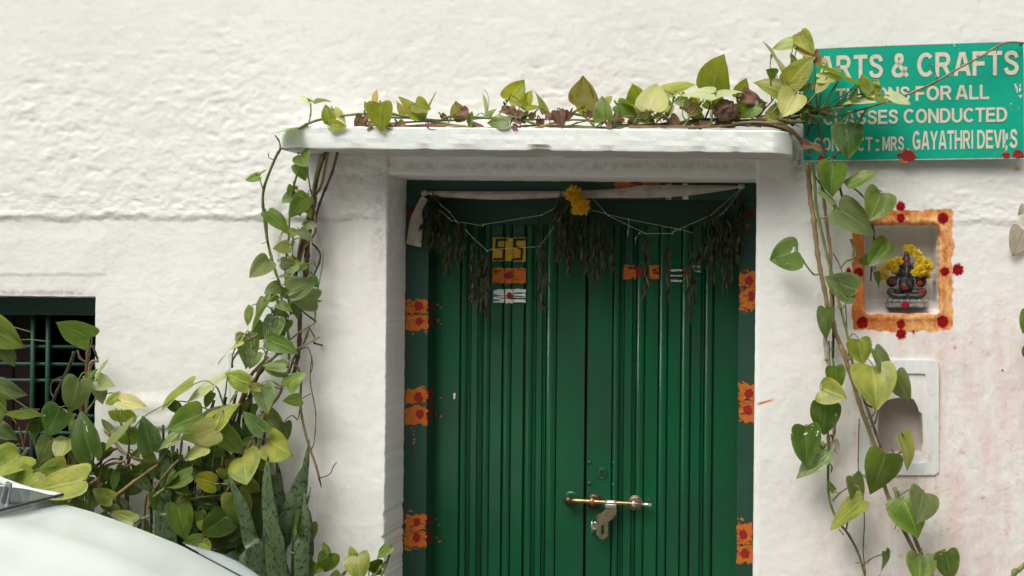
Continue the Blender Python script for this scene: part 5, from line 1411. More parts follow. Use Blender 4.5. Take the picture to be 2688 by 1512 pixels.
leaves(cr, KG, 7, '''345 200 250 222 60 g 9; 345 185 395 158 26 g 9; 606 62 670 142 125 g 15 s600,120; 555 320 508 368 75 g 8; 640 325 540 460 110 g 10; 625 325 565 275 30 l 10; 606 318 655 318 36 d 8; 618 400 655 365 34 l 9
392 428 532 545 82 g 7; 492 548 446 710 58 p 7; 528 640 456 665 82 l 8; 532 560 596 550 60 g 8; 560 620 530 770 62 v 6; 402 728 284 838 122 k 8 f.5; 535 825 412 835 46 k 8
540 930 690 856 145 k 12 f.45; 706 985 575 955 150 k 8; 545 1010 600 1082 80 d 7; 466 900 416 925 84 k 7; 450 950 366 992 66 Y 7; 290 1032 248 1145 68 g 7; 372 985 292 1110 88 k 10; 412 985 288 1172 66 k 11 f.6
360 1130 300 1200 66 d 9; 450 1100 396 1290 125 v 11; 400 1242 572 1302 112 g 13; 258 1200 288 1415 108 v 10; 232 1243 54 1345 80 l 12; 512 1402 362 1402 88 g 13; 668 840 712 905 66 d 6; 520 802 604 775 50 g 7; 640 762 588 800 40 g 7
545 845 500 900 50 Y 7; 590 1000 560 1100 80 g 6; 440 1040 520 1090 60 k 7; 470 1180 440 1260 80 d 5; 520 1110 480 1200 70 g 6; 600 870 640 950 70 d 5; 380 1180 330 1240 70 d 6''', 1)
leaves(cr, KB, 12, '''640 172 472 102 138 y 14; 690 -40 640 72 100 v 10; 892 72 738 70 112 g 13; 735 178 765 372 150 k 13; 716 195 625 190 66 y 14; 590 205 498 298 48 p 11; 392 452 560 298 148 y 16 f.3
440 482 598 625 145 g 14; 742 482 588 372 120 W 16; 735 372 882 525 125 k 9; 882 430 906 555 58 d 8; 778 555 970 640 205 y 13 f.35; 602 655 712 800 215 y 12; 655 612 700 742 70 g 9
418 470 178 570 185 l 17 f.2; 332 372 148 455 195 g 15; 455 352 330 372 68 k 13; 376 598 172 645 95 s 16; 172 470 98 545 72 y 13; 382 560 258 645 100 g 13; 418 835 264 800 135 Y 16 f.2
255 775 72 850 112 g 16; 160 850 244 905 70 g 15; 552 900 600 1118 178 g 16 f.35; 602 905 695 1155 150 d 12; 500 1050 328 1185 185 d 14; 560 1180 400 1272 120 d 11; 165 965 232 1205 118 g 15
335 1215 200 1235 105 g 16; 332 1222 390 1278 72 y 16.5; 320 922 432 1012 110 d 11; 840 1112 880 1215 90 g 9; 960 1160 962 1000 70 g 17; 1062 1100 1076 1205 48 g 9; 900 195 1003 90 110 g 13; 985 272 866 295 88 g 13
270 182 30 325 118 y 14 f.5; 490 132 222 292 96 p 13; 398 228 325 332 78 d 14; 120 300 170 370 60 d 12
640 640 690 600 90 d 8; 560 690 480 800 130 d 8; 440 640 420 740 110 d 9; 700 860 640 960 120 d 8; 520 460 600 560 120 d 7; 700 420 640 540 130 d 6; 800 600 760 700 120 d 6; 240 1000 320 1120 130 d 9; 440 1280 560 1370 140 d 9; 640 1200 740 1300 140 d 7; 120 620 60 760 120 d 9; 340 700 300 800 110 d 9; 820 930 800 1060 110 d 7
700 1000 640 1180 150 d 6; 780 780 740 900 130 d 5; 560 1280 640 1420 150 d 7; 160 1090 90 1180 120 d 9; 380 860 470 980 120 d 8; 660 300 600 400 100 g 7; 520 340 460 420 100 d 7''', 2)

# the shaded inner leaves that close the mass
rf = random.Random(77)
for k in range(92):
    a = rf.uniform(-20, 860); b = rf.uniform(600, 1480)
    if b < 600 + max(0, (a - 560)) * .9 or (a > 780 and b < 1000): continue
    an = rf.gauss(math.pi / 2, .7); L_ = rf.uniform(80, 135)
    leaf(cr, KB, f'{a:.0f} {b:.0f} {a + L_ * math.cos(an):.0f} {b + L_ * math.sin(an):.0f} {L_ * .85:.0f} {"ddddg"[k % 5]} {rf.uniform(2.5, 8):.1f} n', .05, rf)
for k in range(26):
    a = rf.uniform(80, 760); S(KB, f'{a + rf.uniform(-60, 60):.0f},{rf.uniform(420, 700):.0f} {a:.0f},{rf.uniform(800, 950):.0f} {a + rf.uniform(-50, 50):.0f},{rf.uniform(1100, 1300):.0f} {a + rf.uniform(-40, 40):.0f},1700', rf.uniform(2.5, 5), ('brown', 'dark', 'brown', 'tan')[k % 4], rf.uniform(2, 7))
rf = random.Random(79)
for k in range(44):
    a = rf.uniform(-30, 760); b = rf.uniform(500, 1180)
    if b < 420 + abs(a - 420) * .45: continue
    an = rf.gauss(math.pi / 2, 1.0); L_ = rf.uniform(75, 125)
    leaf(cr, KB, f'{a:.0f} {b:.0f} {a + L_ * math.cos(an):.0f} {b + L_ * math.sin(an):.0f} {L_ * rf.uniform(.55, .9):.0f} {"gykgYgyd"[k % 8]} {rf.uniform(8, 13):.1f}', .05, rf)
for k in range(20):
    f = rf.random(); a = 640 - 190 * f + rf.uniform(-75, 60); b = 120 + 1180 * f; an = rf.gauss(math.pi / 2, 1.0); L_ = rf.uniform(60, 115)
    if b < 330 and k % 2: continue
    leaf(cr, KG, f'{a:.0f} {b:.0f} {a + L_ * math.cos(an):.0f} {b + L_ * math.sin(an):.0f} {L_ * rf.uniform(.5, .85):.0f} {"gkgygv"[k % 6]} {rf.uniform(5, 9):.1f}', .05, rf)
# ---------------------------------------------------------------- bush in front of the window
bu = base('pothos_bush', 'broad leaved creeper bush in front of the barred window behind the car', (-1.45, -.12, 0))
S = lambda *a, **k: stem(bu, *a, **k)
S(KA, '672,485 660,700 640,850 615,1010 600,1300', 6, 'brown', 8); S(KA, '745,605,9 722,600,9 690,625 670,760 655,1010 640,1300', 5, 'tan', 9); S(KA, '562,530 548,590 500,700 440,820 400,920', 5, 'dark', 7)
S(KA, '700,480 745,590', 3.5, 'dark', 6); S(KA, '650,1005 700,930 742,878', 3, 'green', 10); S(KA, '590,520 610,580 655,610', 3.5, 'brown', 8); S(KA, '500,440 560,460 600,500', 3.5, 'brown', 6); S(KA, '470,720 400,760 385,830 420,900', 2.2, 'brown', 5)
S(KA, '800,1130 860,1195 930,1290 1050,1350 1180,1392', 5.6, 'tan', 12); S(KE, '980,1110,14 1100,1060 1300,1000,14 1400,985,14', 4.8, 'tan'); S(KE, '770,1440,18 900,1310 1050,1210,16 1200,1120 1480,1020,14', 4.6, 'tan')
S(KE, '1250,1410,17 1450,1250,16 1600,1140,15 1770,1020,14', 5.2, 'tan'); S(KE, '1130,870 1128,1040 1110,1260 1100,1449', 4, 'tan', 11); S(KC, '1410,360,10 1395,500,10 1385,690,10 1380,900,10', 5, 'tan'); S(KC, '1210,150 1235,320 1240,510', 2.6, 'brown', 8); S(KC, '1130,385 1150,440 1170,495', 2.6, 'brown', 9)
S(KC, '1450,565,17 1370,600,17 1265,645,17', 4.4, 'green'); S(KC, '1590,305 1540,340 1495,380', 5, 'green', 17); S(KC, '1520,240 1470,380 1430,500', 3, 'tan', 14)
S(KE, '1390,670,16 1440,720,16 1440,860,16 1420,960,15', 3.4, 'green'); S(KE, '1565,810 1520,880 1470,930', 3.2, 'green', 15); S(KE, '1310,840 1220,880 1160,950 1030,1090', 4, 'brown', 12); S(KE, '1360,960 1250,960 1150,1020', 2.6, 'dark', 12)
S(KE, '1040,970,16 1000,1050,16 940,1180,16 900,1350,15', 3, 'green'); S(KE, '930,1080 935,1250', 2.6, 'green', 15); S(KE, '720,930 735,1030', 2.6, 'tan', 8); S(KE, '765,890 770,1040 760,1300', 3.4, 'brown', 8); S(KE, '848,880 845,1050', 2.4, 'brown', 8)
S(KE, '215,600 240,700 270,830 290,900', 3.4, 'brown', 12); S(KE, '330,540 290,680 265,800', 3.4, 'tan', 11); S(KE, '440,400 390,440 370,470', 2.6, 'brown', 10); S(KE, '10,860 20,1000', 4, 'brown', 8)
for k, (a, m_, o_) in enumerate(((200, 'dark', 8), (420, 'brown', 9), (640, 'dark', 7), (860, 'brown', 8), (980, 'tan', 8), (1330, 'dark', 8), (1420, 'brown', 7), (1700, 'dark', 7))):
    S(KE, f'{a+30},{850+k*15} {a},{1100} {a-10},{1400} {a+10},{2200}', 5, m_, o_)
leaves(bu, KA, 12, '''-110 330 155 492 235 g 14 f.35; 20 500 106 630 112 k 12; 688 428 512 292 222 W 15 f.15 s640,520; 605 740 528 1000 200 k 16 f.15; 672 728 748 662 62 d 14; 722 748 862 788 130 p 15; 742 740 786 572 58 p 14; 742 770 782 928 92 k 13
-20 795 166 868 150 k 13; 166 968 152 1106 205 y 17 f.4; -50 880 14 1068 150 g 14; -60 1092 122 1188 112 d 10; 462 962 342 1170 208 D 16 f.15; 270 1092 238 1290 122 d 10; 385 1190 308 1372 150 k 12; 562 1050 528 1185 82 k 11
520 1190 534 1300 168 y 14; 700 1325 574 996 225 D 18 f.25; 846 1130 772 1045 70 k 12; 916 872 784 932 88 y 15; 906 905 1098 948 112 l 16 f.3; 926 976 906 1132 178 y 17 f.3; 1022 1040 795 1275 60 p 20; 952 1120 968 1275 165 g 14; 1150 1285 1106 1022 125 D 16
1112 1300 1192 1376 80 g 15; 1362 1172 1158 1258 128 v 16; 1300 930 1400 980 80 d 13; 155 1322 88 1436 262 y 19 f.5
-60 1180 60 1280 140 d 9; 330 1080 250 1120 100 d 9; 600 1290 520 1400 120 d 8; 420 1290 360 1400 120 d 8; 820 1250 760 1350 110 d 9''', 3)
leaves(bu, KE, 18, '''745 1042 374 1216 270 y 20 f.3; 962 1190 345 1322 345 y 27 f.3; 385 1100 245 1330 265 y 22; 150 1080 10 1262 200 y 21; 757 1132 978 1052 100 l 24; 882 1130 932 1282 80 g 16; 962 985 1082 1042 82 g 14; 1302 1108 1268 1302 120 d 13; 1010 1180 1060 1320 100 d 9
560 1330 700 1449 200 d 14; 120 850 40 960 150 d 9; 480 1010 400 1130 140 d 10; 900 1040 830 1150 110 d 10; 1180 1080 1190 1200 70 g 10; 1500 880 1560 960 90 g 12; 1400 1050 1330 1160 120 k 10; 1200 1330 1100 1430 120 d 10; 60 1100 150 1290 180 d 14; -30 1250 120 1400 200 g 18''', 4)
leaves(bu, KC, 16, '''1085 405 860 318 148 y 20 f.3; 1292 622 1092 528 122 y 20 f.2; 935 388 850 512 108 k 12; 1482 352 1502 522 62 g 16; 1692 150 1575 270 100 d 16; 1100 470 1150 550 60 g 14; 1330 200 1460 330 130 v 8; 1000 300 960 420 110 d 9; 700 300 800 420 130 d 10; 1050 560 980 640 110 d 12''', 5)

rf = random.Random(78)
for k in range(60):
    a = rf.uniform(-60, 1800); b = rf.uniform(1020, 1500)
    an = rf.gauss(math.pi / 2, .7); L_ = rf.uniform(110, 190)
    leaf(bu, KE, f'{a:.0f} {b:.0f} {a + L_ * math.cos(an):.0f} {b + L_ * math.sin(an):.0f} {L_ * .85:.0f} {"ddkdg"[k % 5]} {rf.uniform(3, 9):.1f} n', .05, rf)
# ---------------------------------------------------------------- creeper lying along the canopy
ca = base('canopy_creeper', 'creeper lying along the top of the white canopy with yellowing and brown leaves', (0, -.1, SLAB_Z1 + .002))
S = lambda *a, **k: stem(ca, *a, **k)
S(KH, '380,580,17.5 480,530,17 600,492,15 870,448,14 1150,432,14 1300,440,14 1550,492,13 1850,540,12 2150,586,12', 4.4, 'green'); S(KH, '205,770,19 195,705,19 155,645,19', 2.6, 'green')
S(KH, '840,575 1100,545 1500,515 1900,498 2300,470', 3.2, 'green', 10); S(KH, '1000,500 1200,542 1500,562 1900,575 2500,575', 3.6, 'tan', 12); S(KH, '1280,470 1500,478 1720,508 1860,462 2200,476 2576,505', 4.2, 'green', 11); S(KH, '1000,575 1300,560 1700,545 2100,570', 3.2, 'tan', 14)
S(KH, '1830,520 1860,470 1900,440', 3, 'green', 12); S(KH, '1000,470 1150,470 1450,475 1750,500', 3, 'brown', 8); S(KH, '480,525,17 500,430,16 498,330,16', 2.4, 'green'); S(KH, '640,585 690,520', 2.4, 'grey', 16)
S(KI, '-20,560 120,600 250,640 500,655 900,662', 3.8, 'green', 13); S(KI, '200,672 330,630 420,600 520,540 612,482', 4, 'tan', 14); S(KI, '500,540 620,565 700,640 730,665', 3.6, 'green', 13); S(KI, '0,602 300,590 700,602 950,642', 3.2, 'tan', 10); S(KI, '905,668,16 1050,622 1170,590 1250,562,15 1300,582 1400,625 1470,642 1600,602', 4.2, 'green')
S(KI, '1100,645 1400,622 1640,590 1900,600 2190,592', 4.8, 'brown', 11); S(KI, '1000,655 1300,650 1700,652 2000,615 2300,620', 4.2, 'tan', 14); S(KI, '1600,620 1900,575 2200,565 2420,600', 4.6, 'grey', 9); S(KI, '1500,660 1800,640 2150,640 2360,690,10', 5, 'brown', 12); S(KI, '2180,600,13 2300,640,13 2400,710,12 2470,790,10 2530,880,8', 7.5, 'tan')
S(KI, '1680,655,16 1700,600,16 1712,430,16', 3.6, 'green'); S(KI, '1470,645 1520,560 1620,440', 3, 'green', 15); S(KI, '1290,600,13 1350,520,13 1385,380,13', 3, 'green'); S(KI, '1040,620 1090,560 1140,510', 3, 'green', 15); S(KI, '1220,560 1290,510', 2.4, 'green', 14); S(KI, '690,645 740,580 790,590', 2.6, 'green', 15); S(KI, '850,665 900,580 910,470', 2.6, 'green', 15)
S(KI, '170,600 215,520 275,480', 2.2, 'green', 13); S(KI, '80,590 130,520', 2.2, 'green', 14); S(KI, '2170,585 2250,490 2300,420', 3.2, 'green', 13); S(KI, '2080,590 2150,500 2210,440', 2.6, 'brown', 11); S(KI, '2400,640 2280,570 2320,540 2600,530', 5, 'dark', 9)
S(KI, '1640,600 1680,500 1690,470', 2.6, 'dark', 12); S(KI, '1920,560 1930,450', 2.4, 'green', 13); S(KI, '610,485 700,480 760,450', 1.8, 'tan', 12)
S(KH, '2190,450 2220,330 2205,240 2170,200', 1.2, 'grey', 9); S(KH, '2100,460 2140,430 2190,455', 1.6, 'green', 10); S(KH, '2320,450 2360,370 2410,305', 2.2, 'green', 12)
leaves(ca, KH, 13, '''372 575 128 642 78 Y 19 n; 502 326 392 265 52 p 16; 545 322 682 288 66 g 16; 692 512 636 350 118 Y 17; 720 400 850 520 90 l 15; 690 548 848 560 105 Y 18; 1165 335 1178 604 218 Y 18.5 f.12; 1122 322 1126 202 68 o 14; 1052 402 1022 312 42 Y 13
1542 478 1388 238 132 Y 14 f.25; 1510 345 1655 392 150 Y 15; 1622 442 1706 222 72 Y 13; 1400 444 1332 308 72 o 12; 1962 478 1950 352 168 o 10; 2042 556 2056 412 58 g 14; 2412 530 2202 522 118 g 17; 2412 305 2565 120 188 Y 12 f.2; 2192 455 2190 220 30 p 9; 2520 320 2600 400 90 Y 12
1010 470 940 590 110 b 15; 1030 460 1060 500 60 b 10; 1345 520 1420 590 85 b 15; 1050 560 1112 580 60 b 16; 1640 560 1820 590 60 b 16; 1960 400 2030 470 95 b 14; 1900 480 1990 500 60 b 10; 1765 450 1830 490 50 b 10; 2060 540 2190 560 55 b 12; 2345 400 2500 440 85 b 11; 2490 470 2576 520 100 b 12; 2450 560 2540 585 50 b 17; 1240 565 1330 590 50 b 16''', 6)
leaves(ca, KI, 14, '''130 500 274 474 62 Y 15; 286 535 230 314 58 Y 12; 625 480 655 310 235 o 13 f.12; 792 592 768 390 150 g 16 f.3; 735 460 655 525 72 Y 12; 905 470 1072 575 128 g 14; 1082 470 1050 312 158 Y 9; 1112 522 968 412 48 Y 14; 1182 512 1232 265 245 l 16 f.15
1305 365 1560 298 138 Y 12 f.3; 1712 335 1755 106 272 Y 11 f.1; 1712 372 1442 378 130 p 15; 1700 415 1952 318 102 p 16; 1402 420 1462 485 70 p 12; 1592 480 1498 565 90 o 14; 1445 385 1500 410 60 Y 10; 1930 402 2002 250 118 Y 12; 1945 420 2112 470 128 Y 12; 1962 385 2132 452 112 b 14; 2095 482 1932 565 112 g 13
2322 372 2076 236 170 Y 13; 2405 372 2302 578 215 l 17 f.3; 2240 220 2180 200 100 g 9; 2300 460 2420 420 110 g 11; 2350 430 2300 380 90 d 10; 1640 450 1700 500 70 Y 11; 2250 500 2290 590 110 d 11; 2420 420 2560 500 110 d 9
330 590 318 525 60 b 15; 400 520 440 668 105 b 16; 500 530 450 600 70 b 15; 60 560 140 560 80 b 12; -10 500 60 560 80 b 13; 20 650 80 670 50 b 16; 650 540 740 560 60 b 12; 870 570 960 610 80 b 12; 1350 580 1440 650 90 b 13; 1490 510 1600 460 80 b 12; 820 640 860 660 50 b 16; 1600 640 1740 655 70 b 14; 2120 450 2150 500 50 b 12; 1750 600 1900 640 90 b 12''', 7)
leaves(ca, KJ, 14, '''362 642 232 222 155 l 14 f.4; 385 622 602 376 205 Y 15 f.15; 612 372 428 280 112 o 13; 440 452 408 338 60 g 12; 452 240 243 305 108 y 12; 478 170 606 350 150 y 13 f.35; 228 350 222 400 26 g 10; 622 430 646 308 80 b 12; 700 440 640 400 90 o 11
1005 635 628 456 96 Y 15 f.35; 650 572 864 562 112 l 15; 722 575 626 712 96 l 16; 1092 702 1038 538 112 Y 13; 1112 700 1230 655 112 Y 12; 1125 722 988 605 92 g 14; 1142 775 858 812 118 p 16 f.4; 942 812 1004 648 58 g 15; 1102 722 1310 772 82 Y 14; 1282 732 1486 795 112 p 15 f.3; 1170 600 1200 640 50 y 12
905 1002 938 1272 262 d 10 f.12 s1000,985; 500 1170 695 1210 90 b 12''', 8)
S(KJ, '560,900,11 700,930,9 850,905,8 1020,860,8 1180,812,8', 3.4, 'green'); S(KJ, '1180,812,8 1460,716,9 1720,600,9 1940,470,9 2130,370,9 2290,270,8 2400,243,7 2530,258,6', 3.6, 'tan', r1=2.6)
S(KJ, '1640,445 1690,480 1715,540 1720,590', 1.4, 'brown', 9.5); S(KJ, '2260,350 2270,310 2285,290', 1.2, 'brown', 9.5)
S(KJ, '470,755 540,690 612,600', 3, 'tan', 13); S(KJ, '540,805 600,745 645,690', 3.4, 'green', 13); S(KJ, '680,840 720,790 770,690 830,600', 3.2, 'green', 13); S(KJ, '390,790 450,700 470,600', 3, 'green', 14)
S(KJ, '480,790,11 560,805,10 660,860,9 760,900,9 830,930,9 860,970,9 950,1030,10 1000,985,11 1050,910,12 1085,850,12', 4.2, 'green'); S(KJ, '770,900 880,830 1000,790', 2.6, 'green', 11); S(KJ, '870,960 930,900 990,850', 3, 'green', 11)
S(KJ, '640,970 665,1080 700,1200 712,1290', 4, 'brown', 6); S(KJ, '650,1340,8 760,1295,9 852,1235,10', 2.8, 'brown'); S(KJ, '560,1000 540,1100 590,980', 3, 'dark', 8); S(KJ, '0,980,13 200,930,12 400,960,11 520,960,10', 6, 'grey'); S(KJ, '0,1000,14 180,970,12 420,930,10 640,900,8', 5, 'brown')
for k in range(5):
    S(KI, f'{60+k*430},{650-k*7} {300+k*430},{640+(k%2)*16} {520+k*400},{648+(k%3)*6}', 3.0, ('brown', 'dark', 'tan')[k % 3], 6 + k * 2)

rf = random.Random(80)
for k in range(46):
    f = rf.random() ** .62; a = -700 + 3150 * f; b = rf.uniform(430, 640) - 90 * max(0, f - .6); an = rf.gauss(-math.pi / 2, .9); L_ = rf.uniform(70, 130) * (.8 + .45 * f)
    cc_ = "YbYlbgYobyYd"[k % 12]
    if cc_ == 'b': an = rf.uniform(0, 6.28); b = rf.uniform(560, 650); L_ *= .8
    leaf(ca, KI, f'{a:.0f} {b:.0f} {a + L_ * math.cos(an):.0f} {b + L_ * math.sin(an):.0f} {L_ * rf.uniform(.6, .9):.0f} {cc_} {rf.uniform(5, 13):.1f}', .05, rf)
for k in range(16):
    f = rf.random() ** .6; a = -500 + 2900 * f; ln = rf.uniform(120, 420)
    S(KI, f'{a:.0f},{rf.uniform(590, 655):.0f} {a + ln * .5:.0f},{rf.uniform(540, 640):.0f} {a + ln:.0f},{rf.uniform(590, 655):.0f}', rf.uniform(1.2, 3.2), ('brown', 'tan', 'green', 'dark')[k % 4], rf.uniform(5, 14))
for k in range(14):
    a = rf.uniform(250, 1000); b = rf.uniform(560, 960); an = rf.uniform(-3.14, 3.14); L_ = rf.uniform(70, 130)
    leaf(ca, KJ, f'{a:.0f} {b:.0f} {a + L_ * math.cos(an):.0f} {b + L_ * math.sin(an):.0f} {L_ * .75:.0f} {"Ydglb"[k % 5]} {rf.uniform(6, 11):.1f}', .05, rf)
# crumpled ball of dead leaf
p = KI(1815, 515, .14); bm = bmesh.new(); bmesh.ops.create_icosphere(bm, subdivisions=4, radius=.036)
import mathutils
for v in bm.verts:
    nn = v.co.normalized(); f = 1 + .24 * mathutils.noise.noise(nn * 2.6) + .16 * abs(mathutils.noise.noise(nn * 6 + Vector((3, 1, 2)))) - .10 * abs(mathutils.noise.noise(nn * 14))
    v.co = nn * .036 * f; v.co.z *= .92
bm.verts.index_update()
tag(mesh('crumpled_leaf', [tuple(v.co + p) for v in bm.verts], [tuple(v.index for v in f.verts) for f in bm.faces], simple('dead_leaf_ball', (.17, .10, .065), .9, 0, .5, 45, .004, 90), None, p, False), 'crumpled ball of dead brown leaf lying among the creeper on the canopy', 'dead leaf'); bm.free()

# ---------------------------------------------------------------- creeper hanging right of the door
ri = base('hanging_creeper', 'long creeper hanging down the wall between the door and the shrine niche', (.95, -.06, 0))
S = lambda *a, **k: stem(ri, *a, **k)
S(KK, '345,-40,10 358,100,7 370,250,6 395,400,6 430,700,6 480,950,6 520,1150,6 600,1350,6 660,1470,6', 7.6, 'tan'); S(KL, '488,10,6 560,220,6 620,420,6 700,640,7 760,880,7 800,990,7 880,1160,8 960,1320,8', 7.0, 'tan')
S(KK, '385,-30,9 400,80,8 415,300,7 470,560,7 510,720,7 560,930,7 620,1150,7 680,1400,7', 4.8, 'green'); S(KL, '530,0 600,250 680,480 740,650', 4.6, 'tan', 5); S(KL, '825,900,8 870,1040,8 910,1120,8 990,1310,8 1050,1430,8 1100,1560,8', 6.6, 'tan')
S(KK, '440,-20,10 455,120,7 480,320,6 500,480,5 522,650,5 525,900,5 545,1160,5 600,1380,5', 5.6, 'tan'); S(KK, '575,100,8 600,180,6 622,270,5', 4.4, 'brown'); S(KK, '400,60,10 440,120 480,200', 2.6, 'brown', 8)
S(KK, '520,1160,4 490,1230,4 482,1300,4 495,1470,4', 7.5, 'grey'); S(KL, '405,-10,4 412,100,4 430,228,4', 9.5, 'grey', r1=4.5); S(KK, '540,950,4 545,1200,4 540,1449,4', 4.4, 'dark'); S(KL, '438,-10 440,100 450,170', 3.2, 'green', 4)
S(KK, '540,650 600,760 628,900 640,1100 660,1449', 1.7, 'brown', 3); S(KL, '605,470,3 600,640 600,800 625,950,3 637,1100 630,1300 645,1435', 1.8, 'brown', 3)
S(KL, '450,500 448,560 440,600', 7, 'grey', 3.5, r1=3); S(KL, '408,550 415,660 412,780 418,970 470,1100 540,1195 600,1310 640,1449 660,1560', 4.2, 'green', 6); S(KL, '335,600,9 370,645,8 405,670,6', 2.8, 'green'); S(KL, '412,740 435,770 430,805', 2.6, 'green', 7)
S(KL, '440,980,6 490,930,8 555,885,9', 2.8, 'green'); S(KL, '540,1065 525,1160', 2.8, 'dark', 7); S(KL, '630,1380,6 690,1335,8 765,1310,9', 3, 'green'); S(KL, '480,1160 510,1195', 1.5, 'brown', 6); S(KL, '580,1370 610,1365', 1.5, 'brown', 6)
S(KK, '280,648,10 335,740,9 395,812,8 435,810,7', 3.0, 'green'); S(KK, '605,95,8 690,150,9 745,195,10 795,245,11', 3.4, 'green'); S(KK, '835,420,9 852,500,8 850,640,6 835,760,6 828,860,6', 3.2, 'dark')
S(KK, '675,545,8 712,640,9 700,685,9 640,712,8 592,768,8', 4.2, 'green'); S(KK, '435,380,8 490,380,9 555,320,10', 3.0, 'green'); S(KK, '600,960 640,1000 660,985', 2.4, 'green', 8); S(KK, '570,1060 620,1060 668,985', 2.4, 'green', 8); S(KK, '545,830 600,900 655,985', 1.5, 'brown', 8.5)
S(KL, '560,150 600,150 625,132', 3, 'green', 7); S(KL, '632,365 680,398 720,372', 2.8, 'dark', 7); S(KL, '680,520,7 705,490,9 728,380,10', 3.2, 'green'); S(KL, '640,470 690,450 740,360', 2.4, 'green', 8); S(KL, '820,695 850,690 880,662', 3, 'green', 9)
S(KL, '1050,1395 1090,1380 1112,1340', 3.4, 'green', 10); S(KL, '1060,1410 1100,1370', 2.4, 'dark', 9); S(KL, '825,1160 840,1120', 1.5, 'brown', 6); S(KK, '830,790 835,680 820,640', 2, 'dark', 5)
leaves(ri, KK, 9, '''545 -30 512 208 200 g 11 f.15; 665 142 872 28 100 g 10 f.5; 442 192 602 318 62 k 10; 905 195 820 412 222 g 11 f.5; 582 312 858 498 235 k 11 f.12 c.1; 276 640 60 685 228 W 11 f.15 n; 948 568 812 752 150 g 9 f.4; 822 690 738 728 78 d 7; 866 800 886 925 60 d 6; 712 930 478 855 205 k 9 f.15; 492 1075 468 1302 122 d 8''', 9)
leaves(ri, KL, 9, '''598 -20 622 136 138 y 10 f.4; 700 50 838 242 92 k 11; 690 150 722 370 252 y 12 f.3; 830 188 910 372 122 k 10; 452 150 470 288 110 g 8; 372 288 518 343 150 y 10; 402 378 368 572 168 D 9 f.15; 272 520 285 768 165 D 11 f.3; 402 668 220 842 130 v 8; 565 830 620 1025 108 k 8; 625 978 418 1146 98 y 11
772 690 684 942 215 g 13 f.12; 868 570 955 785 98 y 11 f.4; 1005 932 952 1076 190 k 13 f.3; 880 968 965 1166 215 g 11 f.15; 770 1300 782 1460 72 d 9 c.4; 985 1322 965 1480 168 g 12; 1052 1390 1132 1252 58 y 10; 1140 1300 1185 1480 140 W 12 f.25; 445 920 400 850 40 g 7''', 10)
leaves(ri, KL, 5, '440 610 470 690 60 t 5; 425 620 440 660 50 t 4', 14)

# ---------------------------------------------------------------- plants cut by the right border
re_ = base('edge_creeper', 'few green creeper leaves entering at the right border of the wall', (1.72, -.06, 0))
stem(re_, KK, '2060,600 2030,900 2010,1300 2020,1700 2060,3000 2050,4720', 4, 'tan', 5); stem(re_, KL, '1560,2760,10 1530,1900,10 1560,1470,10 1600,1410 1660,1360', 9, 'green', 8)
leaves(re_, KK, 8, '2030 1095 1990 1260 95 g; 2020 1370 1992 1440 60 g; 2060 620 2020 700 70 g', 11)
dl = base('dried_leaf', 'pale dried heart shaped leaf stuck on the wall at the right border', KK(1990, 560, 0), 'dried leaf')
leaves(dl, KK, 2, '1985 470 1915 672 172 t f.1 n; 2000 290 1960 365 60 t f.2 n', 12)

# ---------------------------------------------------------------- low creeper by the jamb
lo_ = base('low_creeper', 'low green creeper shoots at the foot of the wall beside the door jamb', (-.45, -.12, 0))
for (q, m_, o_) in (('940,1180,12 900,1330,13 850,1440,13 800,1600,13', 'green', 12), ('850,1350,12 800,1420 740,1560', 'green', 12), ('545,1375 500,1430 440,1520', 'tan', 13), ('290,1300 240,1360 200,1520', 'green', 13), ('890,1320 860,1350 790,1449', 'green', 13)):
    stem(lo_, KF, q, 3.6, m_, o_)
leaves(lo_, KF, 14, '''372 1238 322 1425 170 g 15 f.45; 352 1240 312 1135 70 g 15; 620 1262 705 1445 205 y 15 f.3; 602 1300 560 1178 78 y 15; 845 1362 695 1345 142 d 12; 885 1186 800 1290 68 d 14; 935 1180 812 1288 92 g 15; 242 1330 175 1445 112 d 12; 285 1370 230 1430 60 g 14; 470 1440 380 1520 120 g 13; 740 1460 800 1540 120 g 14''', 13)

# ---------------------------------------------------------------- snake plant
def snake_mat():
    m, t, b = NT('snake_plant_leaf'); g = G(t)
    uv = g.n('ShaderNodeUVMap', uv_map='uv').outputs[0]; oi = g.n('ShaderNodeObjectInfo').outputs['Random']
    P = g.n('ShaderNodeTexCoord').outputs['Object']
    ml = g.mp(P, (105, 105, 70)); vv = g.n('ShaderNodeVectorMath', operation='ADD'); g.l(ml, vv.inputs[0])
    cc = g.n('ShaderNodeCombineXYZ'); g.l(g.m('MULTIPLY', oi, 50.0), cc.inputs[0]); g.l(cc.outputs[0], vv.inputs[1])
    n = g.noise(vv.outputs[0], 1.0, 4, .7, .8)
    light = g.mix(g.ramp(g.noise(P, 9, 3), .35, .65), (.065, .105, .040), (.125, .17, .075))
    col = g.mix(g.ramp(n, .53, .57), light, (.014, .034, .016))
    g.l(col, b.inputs['Base Color']); b.inputs['Roughness'].default_value = .42; return m
M['snake'] = snake_mat()
sn = thing('snake_plant', 'upright mottled snake plant blades standing between the creeper and the jamb', 'plant', KB(780, 1900, .12))
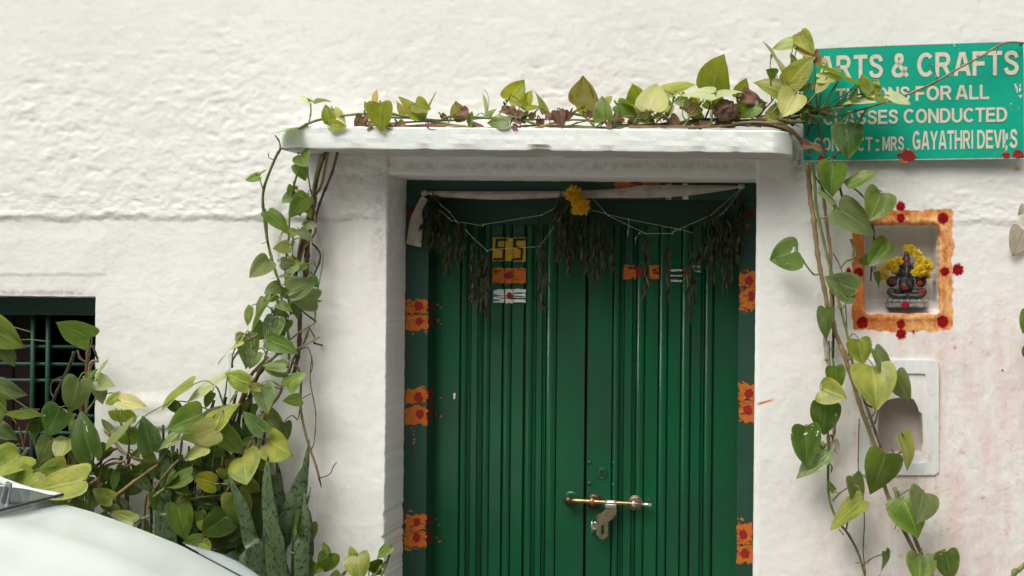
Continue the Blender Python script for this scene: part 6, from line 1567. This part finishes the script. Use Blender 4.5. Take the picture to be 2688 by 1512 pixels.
def blade(pts, o, seed, dark=False):
    r = random.Random(seed); P = []; Wd = []
    for q in pts.split():
        a = [float(v) for v in q.split(',')]; P.append(KB(a[0], a[1], (o - (a[1] - 600) * .00000) / 100)); Wd.append(a[2] * .3946 / PXM * .86)
    g0 = P[-1]; P.append(Vector((g0.x + (g0.x - P[-2].x) * .3, g0.y + .03, .0))); Wd.append(Wd[-1] * .8)
    Q = catmull(P, 7); ws = []
    for i in range(len(P) - 1):
        for k in range(7): ws.append(Wd[i] + (Wd[i + 1] - Wd[i]) * k / 7)
    ws.append(Wd[-1]); tw = r.uniform(-.5, .5); V = []; F = []; UV = []
    for i, (p, w_) in enumerate(zip(Q, ws)):
        t = (Q[min(i + 1, len(Q) - 1)] - Q[max(0, i - 1)]).normalized(); an = tw + .5 * i / len(Q) * r.uniform(.9, 1.1)
        s0 = t.cross(Vector((0, 1, 0))).normalized(); n0 = s0.cross(t); s1 = s0 * math.cos(an) + n0 * math.sin(an); n1 = s1.cross(t)
        wv = w_ / max(.6, math.cos(an)) / 2
        for j, u_ in enumerate((-1, -.6, 0, .6, 1)):
            V.append(p + s1 * wv * u_ + n1 * (abs(u_) ** 2) * wv * .28); UV.append((u_, i / len(Q)))
        for j, u_ in enumerate((1, 0, -1)):
            V.append(p + s1 * wv * u_ * 1.0 + n1 * (abs(u_) ** 2 * wv * .28 - .0025) * 1.0); UV.append((u_, i / len(Q)))
    m_ = 8
    for i in range(1, len(Q)):
        for j in (0, 1, 2, 3, 5, 6):
            a = (i - 1) * m_ + j; b = (i - 1) * m_ + j + 1; F.append((a, b, b + m_, a + m_))
    return mesh('leaf_blade', V, F, M['snake'], sn, P[0], True, None, UV)
blade('33,468,3 60,590,40 85,720,85 80,900,100 75,1050,135 80,1220,165', 14, 1); blade('503,765,3 545,870,35 600,1000,60 650,1200,75 700,1449,95', 19, 2)
blade('772,645,3 760,780,62 765,930,95 790,1150,125 820,1449,150', 17, 3); blade('825,690,4 835,760,40 835,900,85 830,1150,95 800,1449,100', 9, 4)
blade('1000,725,5 965,840,80 920,1000,105 870,1200,110 830,1449,100', 12, 5); blade('1047,535,2 1025,680,38 1005,850,52 985,1050,60 960,1449,60', 12, 6)
blade('1022,930,4 1018,985,36 1010,1060,80 1000,1200,98 990,1449,100', 17, 7); blade('1047,1010,3 1052,1120,40 1050,1300,50 1040,1449,50', 11, 8); blade('1056,858,2 1040,920,14 1022,990,20 1015,1060,24', 16, 9)
blade('200,640,6 190,800,80 180,1000,100 190,1250,110', 8, 10); blade('260,860,6 270,1000,60 265,1200,80', 8, 11); blade('655,1250,5 630,1350,40 600,1449,60', 14, 13)
blade('880,900,5 860,1060,70 840,1300,90 830,1449,90', 8, 15); blade('400,1000,10 390,1150,90 380,1400,100', 6, 17)
M['soil'] = simple('planting_soil', (.035, .026, .018), .95, 0, .4, 20, .01, 40)
